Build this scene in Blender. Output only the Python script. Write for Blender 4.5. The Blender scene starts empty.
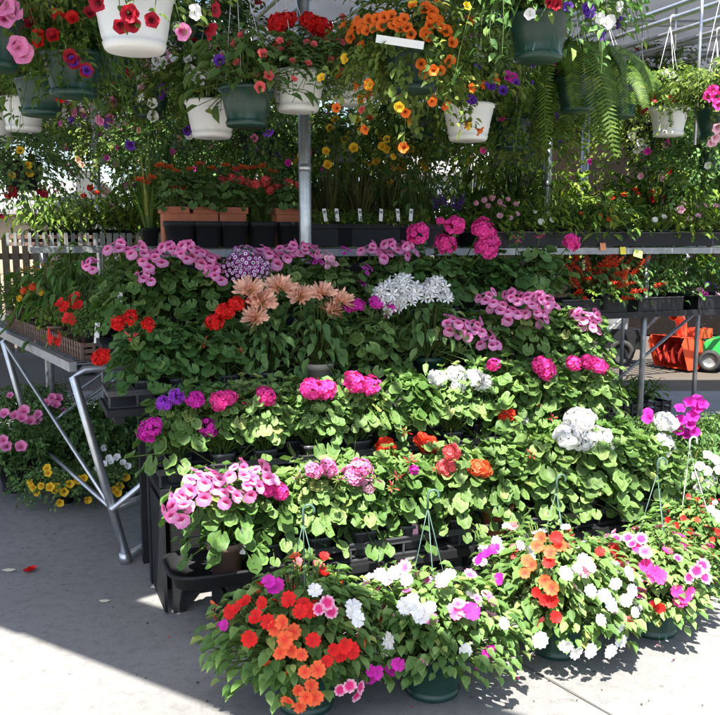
import bpy, math, random
from mathutils import Vector, Matrix

# ---------------------------------------------------------------- scene
sc = bpy.context.scene
COL = sc.collection
V = Vector
rnd = random.Random(7)
F_PX, CX, CY, CAM_H, HORIZON = 850.0, 360.0, 357.5, 1.5, 240.0
PITCH = math.atan((CY - HORIZON) / F_PX)
CP, SP = math.cos(PITCH), math.sin(PITCH)

def ray(px, py):
    u, v = (px - CX) / F_PX, (CY - py) / F_PX
    return V((u, CP + v * SP, v * CP - SP))
def at(px, py, y):
    d = ray(px, py); k = y / d.y
    return V((d.x * k, y, CAM_H + d.z * k))
def gz(px, py, z=0.0):
    d = ray(px, py); k = (z - CAM_H) / d.z
    return V((d.x * k, d.y * k, z))

ANG = math.radians(22)
E1, E2 = V((math.cos(ANG), math.sin(ANG), 0)), V((-math.sin(ANG), math.cos(ANG), 0))
O = gz(330, 555, .30); O.z = 0
def st(s, t, z=0.0):
    return O + E1 * s + E2 * t + V((0, 0, z))
def s_for(px, t, z):
    """s of the point of the line (t, z) that stands in picture column px"""
    k = (px - CX) / F_PX
    b = O + E2 * t
    return (k * (b.y * CP - (z - CAM_H) * SP) - b.x) / (E1.x - k * E1.y * CP)
def on_t(px, py, t):
    """point of the upright plane t met by the sight line of a pixel"""
    d = ray(px, py); c = V((0, 0, CAM_H)); b = O + E2 * t
    k = (b - c).dot(E2) / d.dot(E2)
    return c + d * k

# ---------------------------------------------------------------- materials
MATS = {}
def new_mat(name):
    m = bpy.data.materials.new(name); m.use_nodes = True
    nt = m.node_tree; b = nt.nodes['Principled BSDF']
    return m, nt, b
def ramp(nt, fac, stops):
    r = nt.nodes.new('ShaderNodeValToRGB')
    els = r.color_ramp.elements
    while len(els) < len(stops): els.new(.5)
    for e, (p, c) in zip(els, stops):
        e.position = p; e.color = (*c, 1)
    nt.links.new(fac, r.inputs[0]); return r.outputs[0]
def mixc(nt, fac, a, b, mode='MIX'):
    n = nt.nodes.new('ShaderNodeMix'); n.data_type = 'RGBA'; n.blend_type = mode
    for sck, val in ((n.inputs[0], fac), (n.inputs[6], a), (n.inputs[7], b)):
        if isinstance(val, (int, float)): sck.default_value = val
        elif isinstance(val, tuple): sck.default_value = (*val, 1)
        else: nt.links.new(val, sck)
    return n.outputs[2]
def noise(nt, scale, detail=4, coord='Object', rough=.6):
    tc = nt.nodes.new('ShaderNodeTexCoord'); n = nt.nodes.new('ShaderNodeTexNoise')
    n.inputs['Scale'].default_value = scale; n.inputs['Detail'].default_value = detail
    n.inputs['Roughness'].default_value = rough
    nt.links.new(tc.outputs[coord], n.inputs['Vector']); return n.outputs[0]
def bump(nt, b, h, strength=.3, dist=.01):
    n = nt.nodes.new('ShaderNodeBump'); n.inputs['Strength'].default_value = strength
    n.inputs['Distance'].default_value = dist
    nt.links.new(h, n.inputs['Height']); nt.links.new(n.outputs[0], b.inputs['Normal'])
def translucent(nt, b, col, amount):
    t = nt.nodes.new('ShaderNodeBsdfTranslucent'); mx = nt.nodes.new('ShaderNodeMixShader')
    out = nt.nodes['Material Output']; mx.inputs[0].default_value = amount
    nt.links.new(col, t.inputs[0]); nt.links.new(b.outputs[0], mx.inputs[1]); nt.links.new(t.outputs[0], mx.inputs[2])
    nt.links.new(mx.outputs[0], out.inputs[0])

def plain(name, col, rough=.6, metal=0.0, var=.15, scale=8, bmp=0.0, spec=None):
    if name in MATS: return MATS[name]
    m, nt, b = new_mat(name)
    n = noise(nt, scale)
    lo = tuple(c * (1 - var) for c in col); hi = tuple(min(1, c * (1 + var)) for c in col)
    nt.links.new(ramp(nt, n, [(.3, lo), (.7, hi)]), b.inputs['Base Color'])
    b.inputs['Roughness'].default_value = rough; b.inputs['Metallic'].default_value = metal
    if spec is not None: b.inputs['Specular IOR Level'].default_value = spec
    if bmp: bump(nt, b, noise(nt, scale * 6), bmp, .004)
    MATS[name] = m; return m

def leaf_mat(name, dark, mid, light, zone=None, trans=.3, rough=.55):
    """leaf green differing from leaf to leaf and plant to plant; zone = colour of the ring of a zonal leaf"""
    if name in MATS: return MATS[name]
    m, nt, b = new_mat(name)
    g = nt.nodes.new('ShaderNodeNewGeometry'); oi = nt.nodes.new('ShaderNodeObjectInfo')
    c = ramp(nt, g.outputs['Random Per Island'], [(0, dark), (.5, mid), (.93, light), (1, (light[0] * 1.5, light[1] * 1.1, light[2]))])
    at_ = nt.nodes.new('ShaderNodeAttribute'); at_.attribute_name = 'rim'
    if zone:
        z = ramp(nt, at_.outputs['Fac'], [(0, (0, 0, 0)), (.45, (.15, .15, .15)), (.62, (1, 1, 1)), (.8, (0, 0, 0))])
        mm = nt.nodes.new('ShaderNodeMath'); mm.operation = 'MULTIPLY'; mm.inputs[1].default_value = .8
        nt.links.new(z, mm.inputs[0]); c = mixc(nt, mm.outputs[0], c, zone)
    nz = noise(nt, 60, 2)
    c = mixc(nt, 1.0, c, ramp(nt, nz, [(.3, (.78, .8, .8)), (.7, (1.15, 1.12, 1.0))]), 'MULTIPLY')
    c = mixc(nt, 1.0, c, ramp(nt, oi.outputs['Random'], [(0, (.72, .84, .70)), (.5, (1, 1, .95)), (1, (1.26, 1.12, 1.25))]), 'MULTIPLY')
    nt.links.new(c, b.inputs['Base Color']); b.inputs['Roughness'].default_value = rough
    b.inputs['Specular IOR Level'].default_value = .28
    tcol = mixc(nt, 1.0, c, (1.2, 1.42, .75), 'MULTIPLY')
    translucent(nt, b, tcol, trans)
    MATS[name] = m; return m

def petal_mat(name, edge, centre=None, p0=.12, p1=.6, trans=.3, var=.26, mid=None):
    if name in MATS: return MATS[name]
    m, nt, b = new_mat(name)
    centre = centre or edge
    a = nt.nodes.new('ShaderNodeAttribute'); a.attribute_name = 'rim'
    stops = [(p0, centre), (p1, edge)] if not mid else [(0, centre), (p0, centre), (p0 + .04, mid), (p1, mid), (min(1, p1 + .05), edge)]
    c = ramp(nt, a.outputs['Fac'], stops)
    g = nt.nodes.new('ShaderNodeNewGeometry')
    c = mixc(nt, 1.0, c, ramp(nt, g.outputs['Random Per Island'], [(0, (1 - var,) * 3), (1, (1 + var,) * 3)]), 'MULTIPLY')
    c = mixc(nt, 1.0, c, ramp(nt, noise(nt, 190, 3), [(.32, (.80, .78, .80)), (.68, (1.10, 1.10, 1.10))]), 'MULTIPLY')
    nt.links.new(c, b.inputs['Base Color']); b.inputs['Roughness'].default_value = .55
    b.inputs['Specular IOR Level'].default_value = .2
    translucent(nt, b, c, trans)
    MATS[name] = m; return m

LEAF = {
 'geranium': leaf_mat('geranium_leaf', (.058, .13, .032), (.112, .215, .060), (.18, .30, .10), (.085, .12, .03)),
 'dark': leaf_mat('dark_leaf', (.05, .118, .036), (.09, .185, .054), (.145, .25, .085), trans=.22),
 'pale': leaf_mat('pale_leaf', (.10, .19, .058), (.165, .28, .095), (.25, .36, .155), (.14, .19, .05)),
 'impatiens': leaf_mat('impatiens_leaf', (.06, .135, .034), (.115, .215, .06), (.18, .30, .10), trans=.28),
 'petunia': leaf_mat('petunia_leaf', (.05, .10, .022), (.11, .18, .036), (.19, .26, .06), trans=.35),
 'fern': leaf_mat('fern_leaf', (.05, .10, .015), (.09, .16, .025), (.14, .22, .04), trans=.3),
 'lime': leaf_mat('lime_leaf', (.07, .14, .02), (.13, .22, .03), (.2, .28, .045), trans=.35),
 'bronze': leaf_mat('bronze_leaf', (.05, .04, .025), (.07, .075, .025), (.11, .13, .035), trans=.3),
}
STEM = leaf_mat('green_stem', (.06, .11, .025), (.08, .14, .03), (.11, .17, .04), trans=.1)
BUD = leaf_mat('green_bud', (.12, .18, .05), (.18, .24, .06), (.25, .3, .1), trans=.2)
TWIG = plain('brown_twig', (.09, .06, .035), .8)

PETAL = {
 'hotpink': petal_mat('hot_pink_petal', (.86, .06, .34), (.70, .03, .24)),
 'magenta': petal_mat('magenta_petal', (.66, .03, .42), (.5, .02, .3)),
 'purple': petal_mat('purple_petal', (.36, .05, .55), (.22, .02, .4)),
 'violet': petal_mat('violet_petal', (.13, .035, .38), (.05, .01, .15)),
 'red': petal_mat('red_petal', (.74, .018, .016), (.6, .012, .012)),
 'darkred': petal_mat('dark_red_petal', (.40, .012, .03), (.09, .005, .012)),
 'orange': petal_mat('orange_petal', (.86, .15, .05), (.78, .05, .03)),
 'orangered': petal_mat('orange_red_petal', (.82, .055, .02), (.7, .03, .02)),
 'coral': petal_mat('coral_petal', (.84, .13, .13), (.75, .07, .1)),
 'calorange': petal_mat('orange_bell_petal', (.82, .17, .02), (.35, .03, .01), .15, .45),
 'yellow': petal_mat('yellow_petal', (.85, .55, .03), (.7, .3, .02)),
 'white': petal_mat('white_petal', (.87, .87, .85), (.78, .80, .62), .05, .25),
 'palepink': petal_mat('pale_pink_petal', (.85, .50, .60), (.80, .22, .4)),
 'pink': petal_mat('pink_petal', (.82, .26, .50), (.62, .06, .25)),
 'peach': petal_mat('peach_petal', (.86, .52, .38), (.82, .42, .16)),
 'regal': petal_mat('regal_pink_petal', (.84, .28, .56), (.86, .48, .66)),
 'blotch': petal_mat('blotched_pink_petal', (.82, .20, .46), (.36, .01, .09), .30, .62),
 'regalpurple': petal_mat('regal_purple_petal', (.68, .09, .55), (.3, .01, .18), .25, .55),
 'stripe': petal_mat('striped_pink_petal', (.84, .45, .6), (.75, .03, .2), .4, .8),
 'ring': petal_mat('ringed_daisy_petal', (.36, .03, .30), (.10, .02, .14), .26, .62, mid=(.84, .80, .82)),
}
def pm(k): return PETAL[k]

BLACKP = plain('black_plastic', (.012, .0125, .014), .55, spec=.25, var=.25, scale=5)
TRAYP = plain('tray_plastic', (.05, .051, .055), .32, var=.25, scale=7)
GREENP = plain('dark_green_plastic', (.012, .045, .032), .32, var=.2, scale=6)
GREYGREENP = plain('grey_green_plastic', (.16, .21, .17), .4, var=.1)
WHITEP = plain('white_plastic', (.70, .70, .67), .4, var=.06, scale=4)
TERRA = plain('terracotta', (.42, .13, .065), .7, var=.18, scale=12)
BROWNP = plain('brown_plastic', (.16, .10, .075), .5, var=.2)
BEIGEP = plain('beige_plastic', (.42, .36, .29), .5, var=.1)
SOIL = plain('soil', (.035, .025, .018), .95, var=.4, scale=60, bmp=.6)
GALV = plain('galvanized_steel', (.52, .54, .57), .36, metal=.85, var=.18, scale=18)
DULLSTEEL = plain('weathered_steel', (.26, .27, .28), .5, metal=.6, var=.25, scale=14)
WIRE = plain('hanger_wire', (.62, .63, .62), .4, metal=.4)
GREENWIRE = plain('green_hanger_plastic', (.06, .12, .09), .4)
PALEWIRE = plain('pale_green_hanger_plastic', (.50, .62, .50), .4)
TAGM = plain('white_tag', (.78, .78, .76), .5, var=.04)
TAGINK = plain('grey_tag_print', (.15, .16, .2), .5)
PINKTAG = plain('pink_tag', (.75, .35, .45), .5)
WOOD = plain('weathered_wood', (.28, .22, .16), .8, var=.3, scale=6, bmp=.3)

# ---------------------------------------------------------------- mesh building
class MB:
    def __init__(self): self.v, self.f, self.m, self.r, self.mats = [], [], [], [], []
    def mi(self, mat):
        if mat not in self.mats: self.mats.append(mat)
        return self.mats.index(mat)
    def add(self, verts, faces, mat, rims=None):
        n = len(self.v); k = self.mi(mat)
        self.v += [tuple(x) for x in verts]
        self.r += rims if rims else [0.0] * len(verts)
        for f in faces: self.f.append(tuple(i + n for i in f)); self.m.append(k)
    def box(self, lo, hi, mat, mtx=None):
        x0, y0, z0 = lo; x1, y1, z1 = hi
        vs = [V(p) for p in ((x0,y0,z0),(x1,y0,z0),(x1,y1,z0),(x0,y1,z0),(x0,y0,z1),(x1,y0,z1),(x1,y1,z1),(x0,y1,z1))]
        if mtx: vs = [mtx @ v for v in vs]
        self.add(vs, [(0,3,2,1),(4,5,6,7),(0,1,5,4),(1,2,6,5),(2,3,7,6),(3,0,4,7)], mat)
    def tube(self, pts, rad, mat, n=8, cap=True):
        pts = [V(p) for p in pts]; rings = []
        rads = rad if isinstance(rad, (list, tuple)) else [rad] * len(pts)
        for i, p in enumerate(pts):
            d = (pts[min(i + 1, len(pts) - 1)] - pts[max(i - 1, 0)]).normalized()
            a = d.orthogonal().normalized()
            if i and rings: 
                a = (prev_a - d * prev_a.dot(d)).normalized()
            prev_a = a; b = d.cross(a)
            rings.append([p + (a * math.cos(2 * math.pi * k / n) + b * math.sin(2 * math.pi * k / n)) * rads[i] for k in range(n)])
        vs = [v for r in rings for v in r]; fs = []
        for i in range(len(pts) - 1):
            for k in range(n):
                k2 = (k + 1) % n
                fs.append((i*n+k, i*n+k2, (i+1)*n+k2, (i+1)*n+k))
        if cap:
            fs.append(tuple(range(n))[::-1]); fs.append(tuple((len(pts)-1)*n + k for k in range(n)))
        self.add(vs, fs, mat)
    def lathe(self, prof, mat, n=24, sq=0.0, wob=0.0):
        """prof: (radius, z) pairs; sq = 1 gives a square section"""
        vs, fs = [], []
        for r, z in prof:
            for k in range(n):
                a = 2 * math.pi * (k + .5) / n
                c, s = math.cos(a), math.sin(a)
                q = 1 / max(abs(c), abs(s)) if sq else 1
                q = 1 + (min(q, 1.3) - 1) * sq
                vs.append((r * q * c, r * q * s, z))
        for i in range(len(prof) - 1):
            for k in range(n):
                k2 = (k + 1) % n
                fs.append((i*n+k, i*n+k2, (i+1)*n+k2, (i+1)*n+k))
        self.add(vs, fs, mat)
    def disc(self, r, z, mat, n=24, sq=0.0):
        vs = []
        for k in range(n):
            a = 2 * math.pi * (k + .5) / n; c, s = math.cos(a), math.sin(a)
            q = 1 / max(abs(c), abs(s)) if sq else 1
            q = 1 + (min(q, 1.3) - 1) * sq
            vs.append((r*q*c, r*q*s, z))
        self.add(vs, [tuple(range(n))], mat)
    def mesh(self, name, smooth=True):
        me = bpy.data.meshes.new(name); me.from_pydata(self.v, [], self.f)
        for m in self.mats: me.materials.append(m)
        me.polygons.foreach_set('material_index', self.m)
        if any(self.r):
            a = me.attributes.new('rim', 'FLOAT', 'POINT'); a.data.foreach_set('value', self.r)
        if smooth: me.polygons.foreach_set('use_smooth', [True] * len(self.f))
        me.update(); return me

def link(name, me, parent=None, loc=None, mtx=None):
    o = bpy.data.objects.new(name, me); COL.objects.link(o)
    if parent is not None: o.parent = parent
    if mtx is not None: o.matrix_local = mtx
    elif loc is not None: o.location = loc
    return o
def tag(o, label=None, cat=None, group=None, kind=None):
    if label: o['label'] = label
    if cat: o['category'] = cat
    if group: o['group'] = group
    if kind: o['kind'] = kind
    return o
def empty(name, label, cat, loc=(0, 0, 0), rz=0.0, group=None):
    o = bpy.data.objects.new(name, None); COL.objects.link(o); o.empty_display_size = .05
    o.location = loc; o.rotation_euler = (0, 0, rz)
    return tag(o, label, cat, group)

def rv(r, k=1.0): return V((r.uniform(-1, 1), r.uniform(-1, 1), r.uniform(-1, 1))) * k
def frame(p, n, f, roll=0.0):
    n = n.normalized(); x = f - n * f.dot(n)
    if x.length < 1e-4: x = n.orthogonal()
    x.normalize(); y = n.cross(x)
    M = Matrix((x, y, n)).transposed().to_4x4(); M.translation = p
    return M

# ------------------------------------------------ leaves (local: tip towards +x, face towards +z)
def leaf_round(mb, M, r, mat, rr):
    n = 20; vs = [M @ V((0, 0, -.10 * r))]; rims = [0.0]
    ph = rr.uniform(0, 6.28); cup = rr.uniform(-.05, .42); wav = rr.uniform(.06, .17); p2 = rr.uniform(0, 6.28)
    for k in range(n):
        a = math.radians(-168 + 336 * k / (n - 1))
        q = r * (.955 + .06 * math.cos(7 * a + p2)) * (1 - .06 * abs(a) / math.pi)
        vs.append(M @ V((q * math.cos(a) + .1 * r, q * math.sin(a), cup * r * .8 + wav * r * math.sin(3 * a + ph))))
        rims.append(1.0)
    mb.add(vs, [(0, k, k + 1) for k in range(1, n)], mat, rims)
def leaf_ovate(mb, M, L, W, mat, rr, curl=.25):
    c = rr.uniform(.3, 1.2) * curl * L; fo = rr.uniform(.1, .35) * W
    P = [(0,0,0), (.33*L,.42*W,fo), (.33*L,-.42*W,fo), (.68*L,.36*W,fo-c*.35), (.68*L,-.36*W,fo-c*.35), (L,0,-c), (.48*L,0,-c*.1)]
    mb.add([M @ V(p) for p in P], [(0,2,6),(2,4,6),(4,5,6),(5,3,6),(3,1,6),(1,0,6)], mat, [.2, 1, 1, 1, 1, 1, 0])
def leaf_blade(mb, p, d, L, W, mat, droop=.5, segs=4):
    d = d.normalized(); side = d.cross(V((0, 0, 1)))
    side = side.normalized() if side.length > .05 else V((1, 0, 0))
    vs, fs = [], []
    for i in range(segs + 1):
        q = i / segs; w = W * (1 - q ** 2) * .5 + .0006
        c = p + d * L * q + V((0, 0, -droop * L * q * q))
        vs += [c + side * w, c - side * w]
        if i: fs.append((2*i-2, 2*i-1, 2*i+1, 2*i))
    mb.add(vs, fs, mat, [.5] * len(vs))

FOL = {}
def stem_tube(mb, a, b, r=.0022, sag=0.0, mat=None):
    mid = (a + b) / 2 + V((0, 0, -sag))
    mb.tube([a, mid, b], r, mat or STEM, n=4, cap=False)

def fol_dome(key, seed, R, H, n, leaf, size, mat, z0=.0, up=.7, inner=.25, skirt=.2, czmin=-.12):
    """a rounded potted plant of radius R and height H over its rim: stalked leaves through the crown, denser outside"""
    if key in FOL: return FOL[key]
    r = random.Random(seed); mb = MB(); pts = []
    lob = [(r.uniform(0, 6.28), r.uniform(.08, .2)) for _ in range(3)]
    for i in range(n):
        az = r.uniform(0, 2 * math.pi); cz = r.uniform(czmin, 1) if r.random() > .15 else r.uniform(.5, 1)
        sz = math.sqrt(max(0, 1 - cz * cz))
        rho = r.uniform(inner, 1) ** .55
        q = 1 + sum(a * math.sin((k + 2) * az + p) for k, (p, a) in enumerate(lob))
        p = V((R * q * sz * math.cos(az) * rho, R * q * sz * math.sin(az) * rho, z0 + H * .32 + H * .68 * cz * rho * (.85 + .3 * r.random())))
        if r.random() < skirt:
            k_ = r.uniform(.8, 1.08); cz, sz, rho = -.1, 1.0, .7; p = V((R * q * k_ * math.cos(az), R * q * k_ * math.sin(az), z0 + H * r.uniform(-.18, .3))); up = 1.0
        out = V((math.cos(az) * sz, math.sin(az) * sz, cz * .7))
        nrm = (out * .75 + V((0, 0, up)) + rv(r, .42)).normalized()
        f = V((math.cos(az), math.sin(az), -.35)) + rv(r, .5)
        M = frame(p, nrm, f)
        s = size * r.uniform(.62, 1.2)
        if leaf == 'round': leaf_round(mb, M, s, mat, r)
        else: leaf_ovate(mb, M, s * 2, s * (1.15 if leaf == 'ovate' else 1.5 if leaf == 'broad' else .62), mat, r)
        if r.random() < .5:
            stem_tube(mb, V((p.x * .2, p.y * .2, z0 + r.uniform(0, H * .3))), p, .0018 + size * .012, .0)
        if rho > .68 and cz > -.2: pts.append((p * 1.03, out + V((0, 0, .35))))
    FOL[key] = (mb.mesh('foliage'), pts); return FOL[key]

def fol_trail(key, seed, R, H, drop, stems, per, size, mat, leaf='ovate', z0=0.0, width=.55, dexp=1.5):
    """a basket plant: stems rise from the pot, arch over the rim and hang down, leaves all along"""
    if key in FOL: return FOL[key]
    r = random.Random(seed); mb = MB(); pts = []
    for i in range(stems):
        az = 2 * math.pi * (i + r.random()) / stems
        out = r.uniform(.25, 1.0) ** .7 * R; h = H * r.uniform(.4, 1.05); dr = drop * r.uniform(.0, 1.0) * (out / R) ** dexp
        path = []
        for j in range(9):
            q = j / 8
            rad = out * (1 - (1 - q) ** 1.7)
            z = z0 + h * math.sin(min(1, q * 1.5) * math.pi / 2) - (dr + .25 * h) * max(0, q - .42) ** 1.4 * 2.1
            a2 = az + .35 * math.sin(q * 3 + i)
            path.append(V((rad * math.cos(a2), rad * math.sin(a2), z)))
        mb.tube(path, [.0025 - .0016 * j / 8 for j in range(9)], STEM, n=4, cap=False)
        for j in range(per):
            q = r.uniform(.12, 1.0); k = min(7, int(q * 8)); u = q * 8 - k
            p = path[k].lerp(path[k + 1], u) + rv(r, size * .9)
            d = (path[k + 1] - path[k]).normalized()
            sd = V((math.cos(az), math.sin(az), 0)) * .5 + rv(r, 1.0) + d * .6
            nrm = V((math.cos(az) * .6, math.sin(az) * .6, .8)) + rv(r, .55)
            s = size * r.uniform(.6, 1.25)
            M = frame(p, nrm, sd)
            if leaf == 'round': leaf_round(mb, M, s, mat, r)
            else: leaf_ovate(mb, M, s * 2, s * 2 * width, mat, r)
            if q > .35 and r.random() < .6:
                pts.append((p + V((math.cos(az), math.sin(az), .5)) * size * 1.0, V((math.cos(az), math.sin(az), .45))))
    FOL[key] = (mb.mesh('foliage'), pts); return FOL[key]

def fol_ball(key, seed, R, H, n, size, mat, z0=-.06, leaf='ovate'):
    """a bushy hanging plant that swallows its pot: leafy shoots all round an uneven ball"""
    if key in FOL: return FOL[key]
    r = random.Random(seed); mb = MB(); pts = []
    lob = [(r.uniform(0, 6.28), r.uniform(0, 6.28), r.uniform(.08, .22), k + 2) for k in range(4)]
    shoots = n // 11
    for i in range(shoots):
        cz = 1 - 1.75 * r.random(); az = r.uniform(0, 6.28); s = math.sqrt(max(0, 1 - cz * cz))
        q = 1 + sum(a * math.sin(k * az + f1) * math.cos(k * cz * 1.5 + f2) for f1, f2, a, k in lob)
        q *= r.uniform(.78, 1.12) if r.random() > .08 else 1.3
        d = V((s * math.cos(az), s * math.sin(az), cz)); tip = V((d.x * R * q, d.y * R * q, z0 + d.z * H * q)); root = V((d.x * R * .25, d.y * R * .25, z0 + H * .25))
        mid = root.lerp(tip, .6) + V((0, 0, H * .12))
        if i % 3 == 0: mb.tube([root, mid, tip], [.002, .0016, .001], STEM, 3, False)
        for j in range(11):
            u = r.uniform(.25, 1.0) ** .7; pt = (root.lerp(mid, u / .6) if u < .6 else mid.lerp(tip, (u - .6) / .4)) + rv(r, size * 1.1)
            nrm = d * .6 + V((0, 0, .75)) + rv(r, .55)
            leaf_ovate(mb, frame(pt, nrm, d + rv(r, .8) + V((0, 0, -.2))), 2 * size * r.uniform(.55, 1.25), 1.15 * size * r.uniform(.7, 1.2), mat, r)
        pts.append((tip + d * size * .7, d + V((0, -.0, .25))))
    FOL[key] = (mb.mesh('foliage'), pts); return FOL[key]

def fol_blades(key, seed, R, H, n, mat, W=.014, droop=.35):
    if key in FOL: return FOL[key]
    r = random.Random(seed); mb = MB(); pts = []
    for i in range(n):
        az = r.uniform(0, 6.28); sp = r.uniform(.05, 1)
        d = V((math.cos(az) * sp * R / H, math.sin(az) * sp * R / H, 1))
        p = V((math.cos(az) * R * .25 * r.random(), math.sin(az) * R * .25 * r.random(), 0))
        L = H * r.uniform(.55, 1.15)
        leaf_blade(mb, p, d, L, W * r.uniform(.6, 1.2), mat, droop * sp)
        if r.random() < .3: pts.append((p + d.normalized() * L * .9, d + V((0, 0, .2))))
    FOL[key] = (mb.mesh('foliage'), pts); return FOL[key]

def fol_fern(key, seed, R, n, mat):
    if key in FOL: return FOL[key]
    r = random.Random(seed); mb = MB()
    for i in range(n):
        az = 2 * math.pi * (i + r.random()) / n; L = R * r.uniform(.8, 1.25); reach = r.uniform(.25, .95)
        dn = r.uniform(.25, 1.25)
        path = []
        for j in range(24):
            q = j / 23
            rad = L * reach * (1 - (1 - q) ** 1.8); z = .22 * math.sin(min(1, q * 2.2) * 1.57) * (1.15 - reach * .5) - dn * L * max(0, q - .28) ** 1.3 * 1.35
            path.append(V((rad * math.cos(az + .3 * q), rad * math.sin(az + .3 * q), z)))
        mb.tube(path, .0018, mat, n=3, cap=False)
        for j in range(2, 23):
            for h in (0, .5):
                p = path[j].lerp(path[min(23, j + 1)], h); d = (path[j] - path[j - 1]).normalized()
                sd = d.cross(V((math.cos(az), math.sin(az), .6))).normalized()
                w = .045 * math.sin(math.pi * min(1, .15 + .85 * (1 - (j + h) / 23))) ** .7 + .006
                for sg in (1, -1):
                    t = p + sd * sg * w + d * w * .35 + V((0, 0, -w * .2))
                    hw = d * .0055
                    mb.add([p - hw, p + hw, (p + t) / 2 + hw, t, (p + t) / 2 - hw], [(0, 1, 2, 3, 4)], mat, [0, 0, .5, 1, .5])
    FOL[key] = (mb.mesh('foliage'), []); return FOL[key]

# ------------------------------------------------ flowers (local: face towards +z, stalk down -z)
FLO = {}
def petal_fan(mb, M, r, n, mat, rr, w=1.0, cup=.2, notch=.06, r0=0.0, mats=None):
    for k in range(n):
        a = 2 * math.pi * k / n + rr.uniform(-.08, .08); q = r * rr.uniform(.88, 1.08)
        hw = w * math.pi / n * q
        c, s = math.cos(a), math.sin(a); zc = cup * q * rr.uniform(.5, 1.3)
        def P(u, v, z): return M @ V((c * u - s * v, s * u + c * v, z))
        z1, z2 = rr.uniform(.6, 1.1), rr.uniform(.6, 1.1)
        vs = [P(r0, 0, 0), P(.36*q, -hw*.50, zc*.3), P(.68*q, -hw*.86, zc*.7), P(.93*q, -hw*.60, zc*z1), P(q*(1-notch), 0, zc*.75 + rr.uniform(-.05, .05) * q), P(.93*q, hw*.60, zc*z2), P(.68*q, hw*.86, zc*.75), P(.36*q, hw*.50, zc*.3), P(.6*q, 0, zc*.22)]
        mb.add(vs, [(i, (i + 1) % 8, 8) for i in range(8)], mats[k % len(mats)] if mats else mat, [0, .36, .75, 1, 1, 1, .75, .36, .55])
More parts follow.
